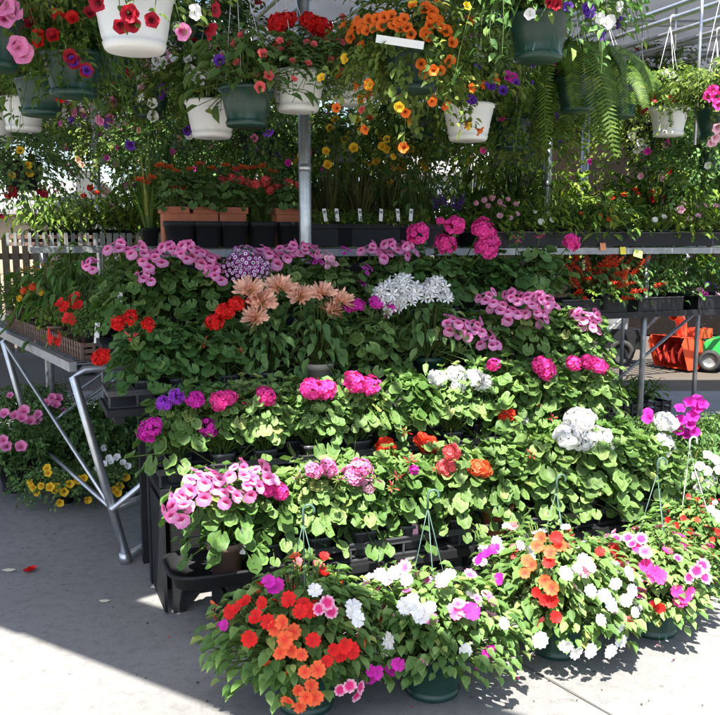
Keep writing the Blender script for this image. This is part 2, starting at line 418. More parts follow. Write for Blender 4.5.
def flower(kind, col, v=0):
    key = (kind, col, v)
    if key in FLO: return FLO[key]
    r = random.Random(hash_s(kind + col) + v * 101); mb = MB(); I = Matrix.Identity(4); m = pm(col)
    if kind == 'impatiens':                                       # flat five-petalled, radius 24 mm
        petal_fan(mb, I, .0265, 5, m, r, .86, .34, .15); mb.tube([(0,0,-.03),(0,0,0)], .0012, STEM, 4)
    elif kind in ('petunia', 'bell'):                              # funnel with a ruffled five-lobed rim
        R = .031; n = 20; vs = [V((0,0,-.028))]; rim = [0.0]
        for q, z in ((.22, -.018), (.5, -.003), (1, .002)):
            for k in range(n):
                a = 2*math.pi*k/n; lob = 1 - .13 * (.5 + .5*math.cos(5*a)) * (q == 1)
                vs.append(V((R*q*lob*math.cos(a), R*q*lob*math.sin(a), z + (.005*math.sin(5*a+1) + r.uniform(-.002,.002)) * (q == 1)))); rim.append(q)
        fs = [(0, 1+k, 1+(k+1) % n) for k in range(n)]
        for i in range(2):
            for k in range(n): fs.append((1+i*n+k, 1+(i+1)*n+k, 1+(i+1)*n+(k+1) % n, 1+i*n+(k+1) % n))
        mb.add(vs, fs, m, rim); mb.tube([(0,0,-.05),(0,0,-.025)], [.0015,.004], STEM, 5)
    elif kind == 'geranium':                                       # a ball of florets, radius 48 mm
        R = .046; N = 62; lob = [(rv(r).normalized(), r.uniform(.1, .3)) for _ in range(4)]
        for i in range(N):
            z = 1 - 1.62 * (i + .5) / N; a = i * 2.39996; s = math.sqrt(max(0, 1 - z*z))
            d = (V((s*math.cos(a), s*math.sin(a), z)) + rv(r, .12)).normalized()
            bulge = 1 + sum(k_ * max(0, d.dot(u_)) ** 3 for u_, k_ in lob) - .18
            q_ = d * R * bulge * r.uniform(.78, 1.1); q_.z *= .86
            M = frame(q_, d + rv(r, .4), rv(r))
            if r.random() > .06: petal_fan(mb, M, .0150 * r.uniform(.75, 1.12), 5, m, r, .92, .3, .06)
            else: mb.tube([q_ * .6, q_, q_ * 1.12], [.001, .0035, .001], BUD, 4)
        for i in range(5):
            a = r.uniform(0, 6.28); p = V((.03*math.cos(a), .03*math.sin(a), -.036)); mb.tube([(0,0,-.04), p, p + V((0,0,-.012))], [.001,.003,.0015], BUD, 4)
        mb.tube([(0,0,-.15), (.004,0,-.08), (0,0,-.01)], .003, STEM, 5)
    elif kind == 'regal':                                          # seven large florets, the upper petals blotched
        bl = pm('blotch') if col == 'regal' else m
        for i in range(6):
            a = i * 2.4 + v; s = .062 * math.sqrt((i + .3) / 6)
            d = V((math.cos(a)*s*13, math.sin(a)*s*13, .9)).normalized()
            M = frame(V((math.cos(a)*s, math.sin(a)*s, .012 - s*s*6 + r.uniform(-.01, .01))) , d + rv(r, .5), V((0, 1, 0)) + rv(r, .4)) @ Matrix.Rotation(math.radians(36), 4, 'Z')
            petal_fan(mb, M, .034 * r.uniform(.8, 1.12), 5, m, r, 1.0, .2, .08, mats=[bl, m, m, m, bl])
        mb.tube([(0,0,-.12), (0,0,0)], .0028, STEM, 5)
        for i in range(4):
            a = r.uniform(0, 6.28); p = V((.025*math.cos(a), .025*math.sin(a), -.02)); mb.tube([(0,0,-.05), p, p + p.normalized()*.014], [.001,.0025,.001], BUD, 4)
    elif kind == 'spider':                                         # narrow-petalled double head, radius 65 mm
        for i in range(58):
            z = 1 - .93 * (i + .5) / 58; a = i * 2.39996; s = math.sqrt(1 - z*z)
            d = (V((s*math.cos(a), s*math.sin(a), z*.8)) + rv(r, .1)).normalized(); L = .066 * (.6 + .45 * s) * r.uniform(.75, 1.15)
            sd = d.orthogonal().normalized() * .0068; nn = d.cross(sd).normalized() * .002
            b = d * .006
            mb.add([b, d*L*.5 + sd + nn, d*L*.85 + sd*.9 + V((0,0,.003)), d*L + V((0,0,.006)), d*L*.85 - sd*.9 + V((0,0,.003)), d*L*.5 - sd + nn], [(0,1,2,3,4,5)], m, [0,.5,.85,1,.85,.5])
        mb.tube([(0,0,-.13), (0,0,0)], .003, STEM, 5)
    elif kind == 'star':                                           # loose tuft of starry florets
        for i in range(16):
            a = i * 2.4; s = .055 * math.sqrt((i + .5) / 16)
            p = V((math.cos(a)*s, math.sin(a)*s, .02 - s*s*9 + r.uniform(-.008, .01)))
            M = frame(p, V((p.x*14, p.y*14, .8)) + rv(r, .4), rv(r))
            petal_fan(mb, M, .027 * r.uniform(.8, 1.15), 6, m, r, .5, .3, -.12)
            mb.tube([(0,0,-.05), p], .0009, STEM, 3, False)
        mb.tube([(0,0,-.12), (0,0,-.04)], .0025, STEM, 5)
    elif kind == 'daisydome':                                      # dome of small ringed daisies, radius 75 mm
        for i in range(52):
            z = 1 - .85 * (i + .5) / 52; a = i * 2.39996; s = math.sqrt(1 - z*z)
            d = V((s*math.cos(a), s*math.sin(a), z)); M = frame(V((d.x*.085, d.y*.085, d.z*.05)) + rv(r, .005), d + rv(r, .3), rv(r)); R = .0135 * r.uniform(.85, 1.1)
            n = 12; vs = [M @ V((0,0,.002))]; rim = [0.0]
            for q in (.3, .62, 1):
                for k in range(n):
                    b = 2*math.pi*k/n; e = R*q*(1 - .1*(k % 2)*(q == 1)); vs.append(M @ V((e*math.cos(b), e*math.sin(b), .001*q))); rim.append(q)
            fs = [(0, 1+k, 1+(k+1) % n) for k in range(n)]
            for j in range(2):
                for k in range(n): fs.append((1+j*n+k, 1+(j+1)*n+k, 1+(j+1)*n+(k+1) % n, 1+j*n+(k+1) % n))
            mb.add(vs, fs, m, rim)
    elif kind == 'spike':                                          # upright flower spike, 120 mm
        for i in range(26):
            z = .12 * i / 26; a = i * 2.4; w = .017 * (1 - .75 * i / 26) + .003
            d = V((math.cos(a), math.sin(a), .25)); M = frame(V((0, 0, z)), d.cross(V((0, 0, 1))) + rv(r, .3), d)
            leaf_ovate(mb, M, w * 1.5, w * .9, m, r)
        mb.tube([(0,0,-.1), (0,0,.1)], .002, STEM, 4)
    elif kind == 'lily':                                           # six-petalled trumpet, radius 50 mm
        petal_fan(mb, I, .052, 6, m, r, .72, .45, -.08); mb.tube([(0,0,-.1),(0,0,0)], [.002,.004], STEM, 5)
        for k in range(5): mb.tube([(0,0,0), (r.uniform(-.012,.012), r.uniform(-.012,.012), .035)], .001, pm('yellow'), 3)
    elif kind == 'pompon':                                         # small double flower, radius 20 mm
        for k, (q, cu, zz) in enumerate(((.022, .15, 0), (.018, .5, .003), (.012, .9, .006))):
            petal_fan(mb, Matrix.Translation((0, 0, zz)), q, 7, m, r, 1.1, cu, .05)
        mb.tube([(0,0,-.05),(0,0,0)], .0018, STEM, 4)
    elif kind == 'buds':                                           # cluster of unopened buds on a stalk
        for i in range(14):
            d = (V((0,0,.3)) + rv(r)).normalized() * r.uniform(.012, .024)
            mb.tube([d*.3, d, d*1.5], [.0008,.0032,.001], BUD if i % 3 else m, 5)
        mb.tube([(0,0,-.14), (0,0,0)], .0024, STEM, 5)
    FLO[key] = mb.mesh('flower'); return FLO[key]
def hash_s(s):
    h = 7
    for ch in s: h = (h * 31 + ord(ch)) % 99991
    return h

# ------------------------------------------------ pots
POT = {}
def pot_mesh(kind, mat):
    key = (kind, mat.name)
    if key in POT: return POT[key]
    mb = MB()
    if kind == 'square':      # 105 mm nursery pot of a carry tray
        mb.lathe([(.0, 0), (.036, 0), (.040, .003), (.048, .088), (.052, .09), (.0525, .104), (.049, .104), (.047, .085), (0.0, .085)], mat, 20, sq=.75)
        mb.disc(.0465, .0865, SOIL, 20, .75)
    elif kind == 'round':     # 150 mm round pot
        mb.lathe([(0, 0), (.050, 0), (.054, .003), (.066, .105), (.073, .107), (.075, .135), (.070, .135), (.067, .115), (0, .115)], mat, 28)
        mb.disc(.067, .117, SOIL, 28)
    elif kind == 'basin':     # hanging basket standing on the ground or hanging: 250 mm, drip saucer and rolled rim
        mb.lathe([(0, 0), (.086, 0), (.090, .004), (.094, .018), (.0905, .022), (.088, .03), (.113, .148), (.122, .150), (.125, .158), (.124, .168), (.118, .168), (.112, .15), (0, .15)], mat, 40)
        mb.disc(.112, .152, SOIL, 40)
    elif kind == 'swirl':     # white basket with slanting ribs
        n = 48; prof = [(.086, 0), (.092, .006), (.098, .022), (.094, .026), (.098, .04), (.104, .07), (.110, .10), (.117, .135), (.121, .155), (.128, .158), (.129, .172), (.122, .172), (.117, .155)]
        vs, fs = [(0, 0, .006)], []
        for i, (q, z) in enumerate(prof):
            for k in range(n):
                a = 2*math.pi*k/n; rib = .0022 * math.cos(12*a + 60*z) if 3 < i < 9 else 0
                vs.append(((q+rib)*math.cos(a), (q+rib)*math.sin(a), z))
        for i in range(len(prof)-1):
            for k in range(n): fs.append((1+i*n+k, 1+i*n+(k+1) % n, 1+(i+1)*n+(k+1) % n, 1+(i+1)*n+k))
        for k in range(n): fs.append((0, 1+(k+1) % n, 1+k))
        mb.add(vs, fs, mat); mb.disc(.118, .157, SOIL, 40)
    elif kind == 'box':       # window box, 300 x 120 mm with a rolled rim
        for (x0,x1,y0,y1,z0,z1) in ((-.14,.14,-.05,.05,0,.10), (-.155,.155,-.065,.065,.10,.122)):
            mb.box((x0,y0,z0),(x1,y1,z1), mat)
        mb.box((-.14,-.05,.122),(.14,.05,.126), SOIL)
    elif kind == 'deepbox':   # deep window box
        mb.box((-.075, -.055, 0), (.075, .055, .18), mat); mb.box((-.085, -.066, .1805), (.085, .066, .215), mat); mb.box((-.075, -.055, .2155), (.075, .055, .219), SOIL)
    POT[key] = mb.mesh('pot', smooth='box' not in kind); return POT[key]
POT_H = {'deepbox': .219, 'square': .088, 'round': .118, 'basin': .153, 'swirl': .158, 'box': .126}

def hook_mesh(h, rim, mat, spread=3, lean=(0, 0)):
    """three straps from the rim up to a hook; h = height of the hook's crook over the pot's foot, from rim height"""
    mb = MB(); top = V((lean[0], lean[1], h))
    for k in range(spread):
        a = 2*math.pi*k/spread + .5
        mb.tube([(rim*math.cos(a), rim*math.sin(a), .155), top], .0016, mat, 5)
    hk = MB(); pts = [top + V((0, 0, -.005)), top + V((0, 0, .035))]
    for k in range(9):
        b = math.pi * k / 8 * 1.15; pts.append(top + V((.018 - .018*math.cos(b), 0, .04 + .02*math.sin(b))))
    hk.tube(pts, .0042, mat, 6)
    return mb.mesh('hanger'), hk.mesh('hook')

def basis_for(p, n, roll):
    M = frame(V(p), n, V((math.cos(roll), math.sin(roll), .01)))
    return M
def put_flower(parent, kind, col, local, nrm, size=1.0, name='flower', var=None):
    v = rnd.randrange(3) if var is None else var
    M = (basis_for(local, nrm, rnd.uniform(0, 6.28)) if kind != 'regal' else frame(V(local), V(nrm), V((0, 0, 1)).cross(V(nrm)) + rv(rnd, .25))) @ Matrix.Scale(size * rnd.uniform(.9, 1.1), 4)
    return link(name, flower(kind, col, v), parent, mtx=M)
HEADNAME = {'geranium': 'flower_head', 'regal': 'flower_head', 'spider': 'flower_head', 'star': 'flower_head', 'daisydome': 'flower_head', 'spike': 'flower_spike', 'buds': 'flower_bud'}
def tag_mesh(mat=None, mark=True):
    key = ('tag', (mat or TAGM).name, mark)
    if key in FLO: return FLO[key]
    mb = MB(); mb.box((-.012, -.0006, -.05), (.012, .0006, .05), mat or TAGM)
    if mark: mb.box((-.008, -.0014, .012), (.008, -.0007, .034), TAGINK)
    FLO[key] = mb.mesh('tag', False); return FLO[key]

# ================================================================ THE PLACE
EL = math.radians(60); AZ = math.radians(8)                         # sun behind the viewer, a little to the left
SUNH = V((math.sin(AZ), math.cos(AZ), 0))
def roof_z(y): return 3.35 - .075 * (y - 2)
def to_roof(g):
    """ground point of a shadow edge -> the roof point that throws it"""
    z = 3.3
    for _ in range(4):
        p = V((g[0], g[1], 0)) - SUNH * (z / math.tan(EL)); z = roof_z(p.y)
    return p.x, p.y
def prism(mb, poly, mat, zf, th):
    n = len(poly); vs = [V((x, y, zf(y))) for x, y in poly] + [V((x, y, zf(y) + th)) for x, y in poly]
    fs = [tuple(range(n))[::-1], tuple(range(n, 2 * n))] + [(i, (i + 1) % n, n + (i + 1) % n, n + i) for i in range(n)]
    mb.add(vs, fs, mat)

# ---- ground
def concrete():
    m, nt, b = new_mat('concrete')
    n1 = noise(nt, .9, 6); n2 = noise(nt, 22, 5); n3 = noise(nt, 140, 3)
    c = ramp(nt, n1, [(.3, (.165, .165, .163)), (.55, (.205, .203, .20)), (.75, (.24, .236, .23))])
    c = mixc(nt, 1.0, c, ramp(nt, n2, [(.32, (.80, .80, .81)), (.5, (1, 1, 1)), (.75, (1.07, 1.06, 1.05))]), 'MULTIPLY')
    tc = nt.nodes.new('ShaderNodeTexCoord'); vo = nt.nodes.new('ShaderNodeTexVoronoi'); vo.inputs['Scale'].default_value = 9
    nt.links.new(tc.outputs['Object'], vo.inputs['Vector'])
    c = mixc(nt, ramp(nt, vo.outputs['Distance'], [(.05, (1, 1, 1)), (.12, (0, 0, 0))]), c, (.13, .125, .12))
    c = mixc(nt, 1.0, c, ramp(nt, n3, [(.35, (.85, .85, .85)), (.6, (1.05, 1.05, 1.05))]), 'MULTIPLY')
    nt.links.new(c, b.inputs['Base Color']); b.inputs['Roughness'].default_value = .8
    bump(nt, b, n3, .25, .004); return m
def sheet(name, pts, mat, z=0.0):
    mb = MB(); mb.add([V((x, y, z)) for x, y in pts], [tuple(range(len(pts)))], mat)
    return tag(link(name, mb.mesh(name, False)), kind='structure')
sheet('ground', [(-120, -60), (120, -60), (120, 260), (-120, 260)], plain('earth', (.075, .062, .048), .95, var=.3, scale=.4, bmp=.4), -.02)
slab = sheet('concrete_pavement', [(-14, -6), (14, -6), (14, 8.4), (-14, 8.4)], concrete(), 0.0)
JOINT = plain('joint_grime', (.10, .095, .09), .9)
def strip(a, b, w):
    a, b = V((a[0], a[1], 0)), V((b[0], b[1], 0)); s = (b - a).normalized().cross(V((0, 0, 1))) * w / 2
    mb = MB(); n = 40; vs, fs = [], []
    for i in range(n + 1):
        p = a.lerp(b, i / n) + s * rnd.uniform(-.35, .35); k = rnd.uniform(.6, 1.2)
        vs += [p + s * k + V((0, 0, .004)), p - s * k + V((0, 0, .004))]
        if i: fs.append((2*i-2, 2*i, 2*i+1, 2*i-1))
    mb.add(vs, fs, JOINT); tag(link('pavement_joint', mb.mesh('pavement_joint', False)), kind='structure')
g1, g2 = gz(545, 678), gz(612, 716); dj = (g2 - g1).normalized()
strip(g1 - dj * 3.5, g2 + dj * 2.5, .009)

# ---- canopy: fabric roof on pipes, rails for the baskets, posts
FABRIC = None
def fabric(name='grey_canopy_fabric', k=.10):
    m, nt, b = new_mat(name); n = noise(nt, 3, 4)
    c = ramp(nt, n, [(.3, (.30, .31, .34)), (.7, (.38, .39, .42))]); nt.links.new(c, b.inputs['Base Color'])
    b.inputs['Roughness'].default_value = .8; translucent(nt, b, c, k); return m
FABRIC = fabric(); FILM = fabric('translucent_canopy_film', .55)  # film lets more light through, chosen to brighten the plants below
canopy = empty('canopy', 'grey fabric canopy on steel pipes with rails over the hanging baskets', 'canopy', (0, 0, 0))
def gline(p, d, x): return (x, p[1] + (x - p[0]) * d[1] / d[0])
_a, _b = gz(215, 712), gz(0, 628); A0, AD = (_a.x, _a.y), (_b.x - _a.x, _b.y - _a.y)
_a, _b = gz(512, 715), gz(430, 690); B0, BD = (_b.x, _b.y), ((_b.x - _a.x) * 1.0, (_b.y - _a.y) * 1.0)
F0, FD = (-1.0, 3.35), (.77, .64)
def cross(p, d, q, e):
    det = d[0] * -e[1] + e[0] * d[1]; rx, ry = q[0] - p[0], q[1] - p[1]
    u = (rx * -e[1] + e[0] * ry) / det; return (p[0] + d[0] * u, p[1] + d[1] * u)
AF = cross(A0, AD, F0, FD); BF = cross(B0, BD, F0, FD)
pr = [to_roof(AF), to_roof(gline(F0, FD, 3.0))]
al = to_roof(gline(A0, AD, -7.0))
pm_ = to_roof(gline(F0, FD, 1.55)); kx = -.5; ky = pr[0][1] + (kx - pr[0][0]) * (pm_[1] - pr[0][1]) / (pm_[0] - pr[0][0])
mb = MB(); prism(mb, [pr[0], (kx, ky), (kx, 5.15), (-.9, 5.15), (-.9, 4.95), (-7.0, 4.95), al], FABRIC, roof_z, .02); link('roof_panel', mb.mesh('roof_panel', False), canopy)
mb = MB(); prism(mb, [(kx + .004, ky + .004), pm_, (pm_[0], 5.15), (kx + .004, 5.15)], FILM, roof_z, .02); link('roof_panel', mb.mesh('roof_panel', False), canopy)
mb = MB(); prism(mb, [(-7, 6.0), (-.9, 6.0), (-.9, 5.62), (6.5, 5.62), (6.5, 7.5), (1.0, 7.5), (.99, 8.6), (-1.2, 8.6), (-1.2, 10.4), (-9, 10.4), (-9, 8.0)], FILM, roof_z, .02); link('roof_panel', mb.mesh('roof_panel', False), canopy)  # left end lengthened to keep the far ground in shade
# added unseen panel, outlined to throw the shade band; laps over the main one
mb = MB(); ra, rb_ = gline(A0, AD, 1.3), gline(B0, BD, 1.3)
prism(mb, [to_roof(ra), to_roof(rb_), to_roof((BF[0] - .14, BF[1] + .06)), to_roof((AF[0] - .14, AF[1] + .085))], FABRIC, lambda y: roof_z(y) + .03, .02); link('roof_panel', mb.mesh('roof_panel', False), canopy)
for x in (-4.4, -2.2, 0.0, 1.6, 3.0, 4.4, 6.0):
    mb = MB(); y0 = 5.66 if x < 1 else 6.28
    mb.tube([(x, y0, roof_z(y0) - .05), (x, 7.45, roof_z(7.45) - .05)], .025, DULLSTEEL, 8); link('rafter', mb.mesh('rafter'), canopy)
for y in (6.0, 6.7, 7.4):
    mb = MB(); mb.tube([(-6.8, y, roof_z(y) - .10), (6.4, y, roof_z(y) - .10)], .022, DULLSTEEL, 8); link('purlin', mb.mesh('purlin'), canopy)
for x0, x1, y in ((1.6, 3.0, 6.9), (3.0, 4.4, 7.4), (3.0, 4.4, 6.7), (4.4, 6.0, 7.4)):
    mb = MB(); mb.tube([(x0, y, roof_z(y) - .13), (x1, y - .9, roof_z(y - .9) - .10)], .014, DULLSTEEL, 6); link('brace', mb.mesh('brace'), canopy)
def post(px, py, y, r, top, mat=GALV):
    p = at(px, py, y); mb = MB(); mb.tube([(p.x, p.y, 0), (p.x, p.y, top)], r, mat, 16)
    mb.tube([(p.x, p.y, 1.86), (p.x, p.y, 1.90)], r * 1.06, mat, 16); o = link('post', mb.mesh('post'), canopy)
    return p
pc = post(305, 200, 4.62, .034, roof_z(4.62) - .03)
post(547, 190, 5.9, .026, roof_z(5.9) - .13); post(97, 180, 6.6, .026, roof_z(6.6) - .05); post(585, 160, 7.2, .03, roof_z(7.2) - .1)
for px, yy, zb in ((697, 4.9, 2.03), (638, 5.3, 2.9), (672, 5.9, 2.75)):
    p = at(px, 100, yy); mb = MB(); mb.tube([(p.x, p.y, zb), (p.x, p.y, roof_z(yy) - .01)], .009, GALV, 8); link('drop_rod', mb.mesh('drop_rod'), canopy)
for ya in (2.2, 3.3, 4.4):
    mb = MB(); mb.tube([(-6.8, ya, 3.02), (6.0, ya, 3.02)], .024, GALV, 8); link('cross_pipe', mb.mesh('cross_pipe'), canopy)

# ---- display stand of black stepped shelves
ROW = {1: (.10, .24), 2: (.45, .52), 3: (.79, .79), 4: (1.13, 1.03)}
SPAN = {1: (-.40, 1.62), 2: (-.58, 1.56), 3: (-.74, 1.50), 4: (-.72, 1.44)}
INSET = {1: .02, 2: .04, 3: .16, 4: .24}
stand = empty('display_stand', 'stepped black plastic display stand carrying the rows of flowering plants', 'display stand', st(0, 0), ANG)
for k, (t, z) in ROW.items():
    s0, s1 = SPAN[k]; mb = MB(); n = 9
    for i in range(n):
        y = t - .10 + .33 * i / n; mb.box((s0, y, z - .03), (s1, y + .33 / n - .008, z), BLACKP)
    for x in (s0 + .03, (s0 + s1) / 2, s1 - .07): mb.box((x, t - .095, z - .06), (x + .04, t + .22, z - .032), BLACKP)
    link('shelf', mb.mesh('shelf', False), stand)
    for x in (s0 + INSET[k], (s0 + s1) / 2, s1 - .06):
        for y in (t - .085, t + .165):
            mb = MB(); mb.box((x, y, 0), (x + .045, y + .045, z - .062), BLACKP); link('leg', mb.mesh('leg', False), stand)
    mb = MB(); zz = 0.0 if k == 1 else ROW[k - 1][1] - .02
    for i in range(6):                                                  # slatted riser boards
        h0 = zz + (z - .07 - zz) * i / 6; h1 = zz + (z - .07 - zz) * (i + .86) / 6
        mb.box((s0 + (INSET[k] + .05 if k > 1 else -.002), t - .036 - (.064 if k == 1 else 0), h0), (s1 - .07, t - .028 - (.064 if k == 1 else 0), h1), BLACKP)
    link('riser', mb.mesh('riser', False), stand)
    if k > 2: continue
    mb = MB()
    for i in range(7):                                                  # end grille
        y0 = t - .09 + .31 * i / 7; mb.box((s0 + .003, y0, .012), (s0 + .015, y0 + .035, z - .064), BLACKP)
    link('end_panel', mb.mesh('end_panel', False), stand)

mb = MB()
for i in range(9): mb.box((-.46, 1.37, .05 + i * .148), (1.40, 1.378, .05 + i * .148 + .14), BLACKP)  # added black slats that darken the gaps between the plants
link('added_dark_backing', mb.mesh('added_dark_backing', False), stand)
# ---- carry trays
TRAYS = {}
def tray_mesh(n, rows):
    if (n, rows) in TRAYS: return TRAYS[n, rows]
    p = .115; L, D = n * p, rows * p; mb = MB()
    for (x0, y0, x1, y1) in ((-.008, -.008, L + .008, 0), (-.008, D, L + .008, D + .008), (-.008, 0.0005, 0, D - .0005), (L, .0005, L + .008, D - .0005)):
        mb.box((x0, y0, .050), (x1, y1, .072), TRAYP)
    mb.box((-.016, -.016, .0725), (L + .016, -.001, .0765), TRAYP)
    mb.box((-.016, D + .001, .0725), (L + .016, D + .016, .0765), TRAYP)
    for i in range(n + 1):
        x = i * p
        for y in (-.006, D): mb.box((x - .004, y, .002), (x + .004, y + .006, .0495), TRAYP)
        if 0 < i < n: mb.box((x - .0035, .001, .056), (x + .0035, D - .001, .070), TRAYP)
    for j in range(1, rows): mb.box((.001, j * p - .0035, .0575), (L - .001, j * p + .0035, .0685), TRAYP)
    mb.box((0, 0, 0), (L, D, .004), TRAYP)
    TRAYS[n, rows] = mb.mesh('plant_tray', False); return TRAYS[n, rows]
def tray(s0, t, z, n, label, rows=2, group='black carry trays on the display stand', jig=0.0):
    o = link('plant_tray', tray_mesh(n, rows)); o.location = st(s0, t, z + .001); o.rotation_euler = (0, 0, ANG + jig)
    return tag(o, label, 'plant tray', group)
T1, T2, T3, T4 = (ROW[k][0] - .0575 for k in (1, 2, 3, 4))
tray(-.13, T1, .24, 5, 'black carry tray in the lowest row left of centre under the pale pink geraniums')
tray(.47, T1, .24, 5, 'black carry tray in the middle of the lowest row, behind the tall basket hook')
tray(1.06, T1, .24, 5, 'black carry tray at the right end of the lowest row under large round leaves')
tray(-.575, T2, .52, 5, 'black carry tray at the left end of the second row under the magenta geranium')
tray(.02, T2, .52, 5, 'sunlit black carry tray in the second row under the pink geraniums left of centre')
tray(.61, T2, .52, 5, 'black carry tray in the second row right of centre, hidden by orange geraniums')
tray(-.725, T3, .79, 5, 'shaded black carry tray in the third row under the red geraniums on the left')
tray(.86, T3, .79, 4, 'empty looking black tray in the third row beside the dark magenta geranium')
# large rounded drip tray at the left front corner
mb = MB(); prof = [(.20, 0), (.225, .004), (.235, .045), (.25, .05), (.25, .06), (.232, .06), (.222, .012), (.0, .012)]
vs, fs = [], []; n = 48
for (r, z) in prof:
    for k in range(n):
        a = 2 * math.pi * k / n; e = 4.5; c, s_ = math.cos(a), math.sin(a)
        q = (abs(c) ** e + abs(s_) ** e) ** (-1 / e); vs.append((r * q * c, r * .62 * q * s_, z))
for i in range(len(prof) - 1):
    for k in range(n): fs.append((i*n+k, i*n+(k+1) % n, (i+1)*n+(k+1) % n, (i+1)*n+k))
mb.add(vs, fs, BLACKP); mb.add(vs[:n], [tuple(range(n))[::-1]], BLACKP)
pl = gz(222, 577, .24); dt_ = link('drip_tray', mb.mesh('drip_tray')); dt_.location = st(-.36, .12, .2405); dt_.rotation_euler = (0, 0, ANG)
tag(dt_, 'rounded black drip tray at the left front corner under the brown pot', 'drip tray')

# ================================================================ PLANTS
def geranium_fol(i, mat='geranium', size=.028, n=175, R=.135, H=.21):
    return fol_dome(f'g{mat}{i}{size}{n}{R}{H}', 11 + i, R, H, n, 'round', size, LEAF[mat], skirt=.04 if mat == 'pale' else .12)
def FOLK(k):
    kind, i = k[:-1], int(k[-1])
    if kind == 'ger': return geranium_fol(i)
    if kind == 'gerpale': return geranium_fol(i, 'pale', .0245, 230)
    if kind == 'gerbig': return geranium_fol(i, 'geranium', .031, 215, .15, .24)
    if kind == 'gerdark': return geranium_fol(i, 'dark', .029, 170)
    if kind == 'regal': return fol_dome(f'regal{i}', 31 + i, .16, .21, 185, 'round', .029, LEAF['geranium'])
    if kind == 'mum': return fol_dome(f'mum{i}', 41 + i, .14, .22, 190, 'ovate', .026, LEAF['dark'])
    if kind == 'imp': return fol_dome(f'imp{i}', 51 + i, .25, .30, 1150, 'broad', .0215, LEAF['impatiens'], up=1.7, inner=.4, skirt=0, czmin=-.55)
    if kind == 'smallimp': return fol_dome(f'simp{i}', 61 + i, .12, .15, 150, 'ovate', .018, LEAF['impatiens'])
    if kind == 'pet': return fol_trail(f'pet{i}', 71 + i, .37, .30, .30, 130, 19, .0185, LEAF['petunia'], width=.55, dexp=.7)
    if kind == 'open': return fol_trail(f'open{i}', 171 + i, .36, .28, .16, 120, 19, .0185, LEAF['petunia'], width=.55)
    if kind == 'petdark': return fol_trail(f'petd{i}', 76 + i, .37, .26, .38, 130, 19, .0185, LEAF['dark'], width=.55, dexp=.8)
    if kind == 'ball': return fol_ball(f'ball{i}', 181 + i, .36, .34, 2600, .019, LEAF['petunia'])
    if kind == 'balldark': return fol_ball(f'balld{i}', 191 + i, .36, .36, 2600, .019, LEAF['dark'])
    if kind == 'long': return fol_trail(f'long{i}', 81 + i, .34, .18, .62, 90, 26, .018, LEAF['petunia'], width=.5)
    if kind == 'fuch': return fol_trail(f'fuch{i}', 85 + i, .46, .18, .34, 110, 24, .015, LEAF['dark'], width=.5)
    if kind == 'coleus': return fol_dome(f'col{i}', 91 + i, .26, .26, 170, 'ovate', .040, LEAF['geranium'], up=.4)
    if kind == 'lime': return fol_dome(f'lime{i}', 95 + i, .11, .20, 110, 'narrow', .026, LEAF['lime'], up=.5)
    if kind == 'shrub': return fol_dome(f'shr{i}', 101 + i, .16, .30, 190, 'ovate', .021, LEAF['petunia'], up=.5)
    if kind == 'shrubdark': return fol_dome(f'shd{i}', 105 + i, .16, .30, 190, 'ovate', .021, LEAF['dark'], up=.5)
    if kind == 'tall': return fol_dome(f'tall{i}', 111 + i, .17, .36, 120, 'ovate', .036, LEAF['lime'], up=.6)
    if kind == 'blades': return fol_blades(f'bl{i}', 121 + i, .13, .34, 60, LEAF['petunia'])
    if kind == 'bronze': return fol_blades(f'br{i}', 125 + i, .16, .33, 90, LEAF['bronze'], .013, .4)
    if kind == 'low': return fol_dome(f'low{i}', 131 + i, .11, .11, 130, 'ovate', .013, LEAF['lime'], up=.8)
    if kind == 'cur': return fol_trail(f'cur{i}', 151 + i, .27, .24, .42, 130, 20, .0165, LEAF['petunia' if i == 1 else 'dark'], width=.5, dexp=.35)
    if kind == 'bush': return fol_dome(f'bush{i}', 161 + i, .5, 1.7, 2600, 'ovate', .034, LEAF['petunia'], up=.4, inner=.1, skirt=0)
    if kind == 'fern': return fol_fern(f'fern{i}', 141 + i, .46, 46, LEAF['fern'])
    raise KeyError(k)

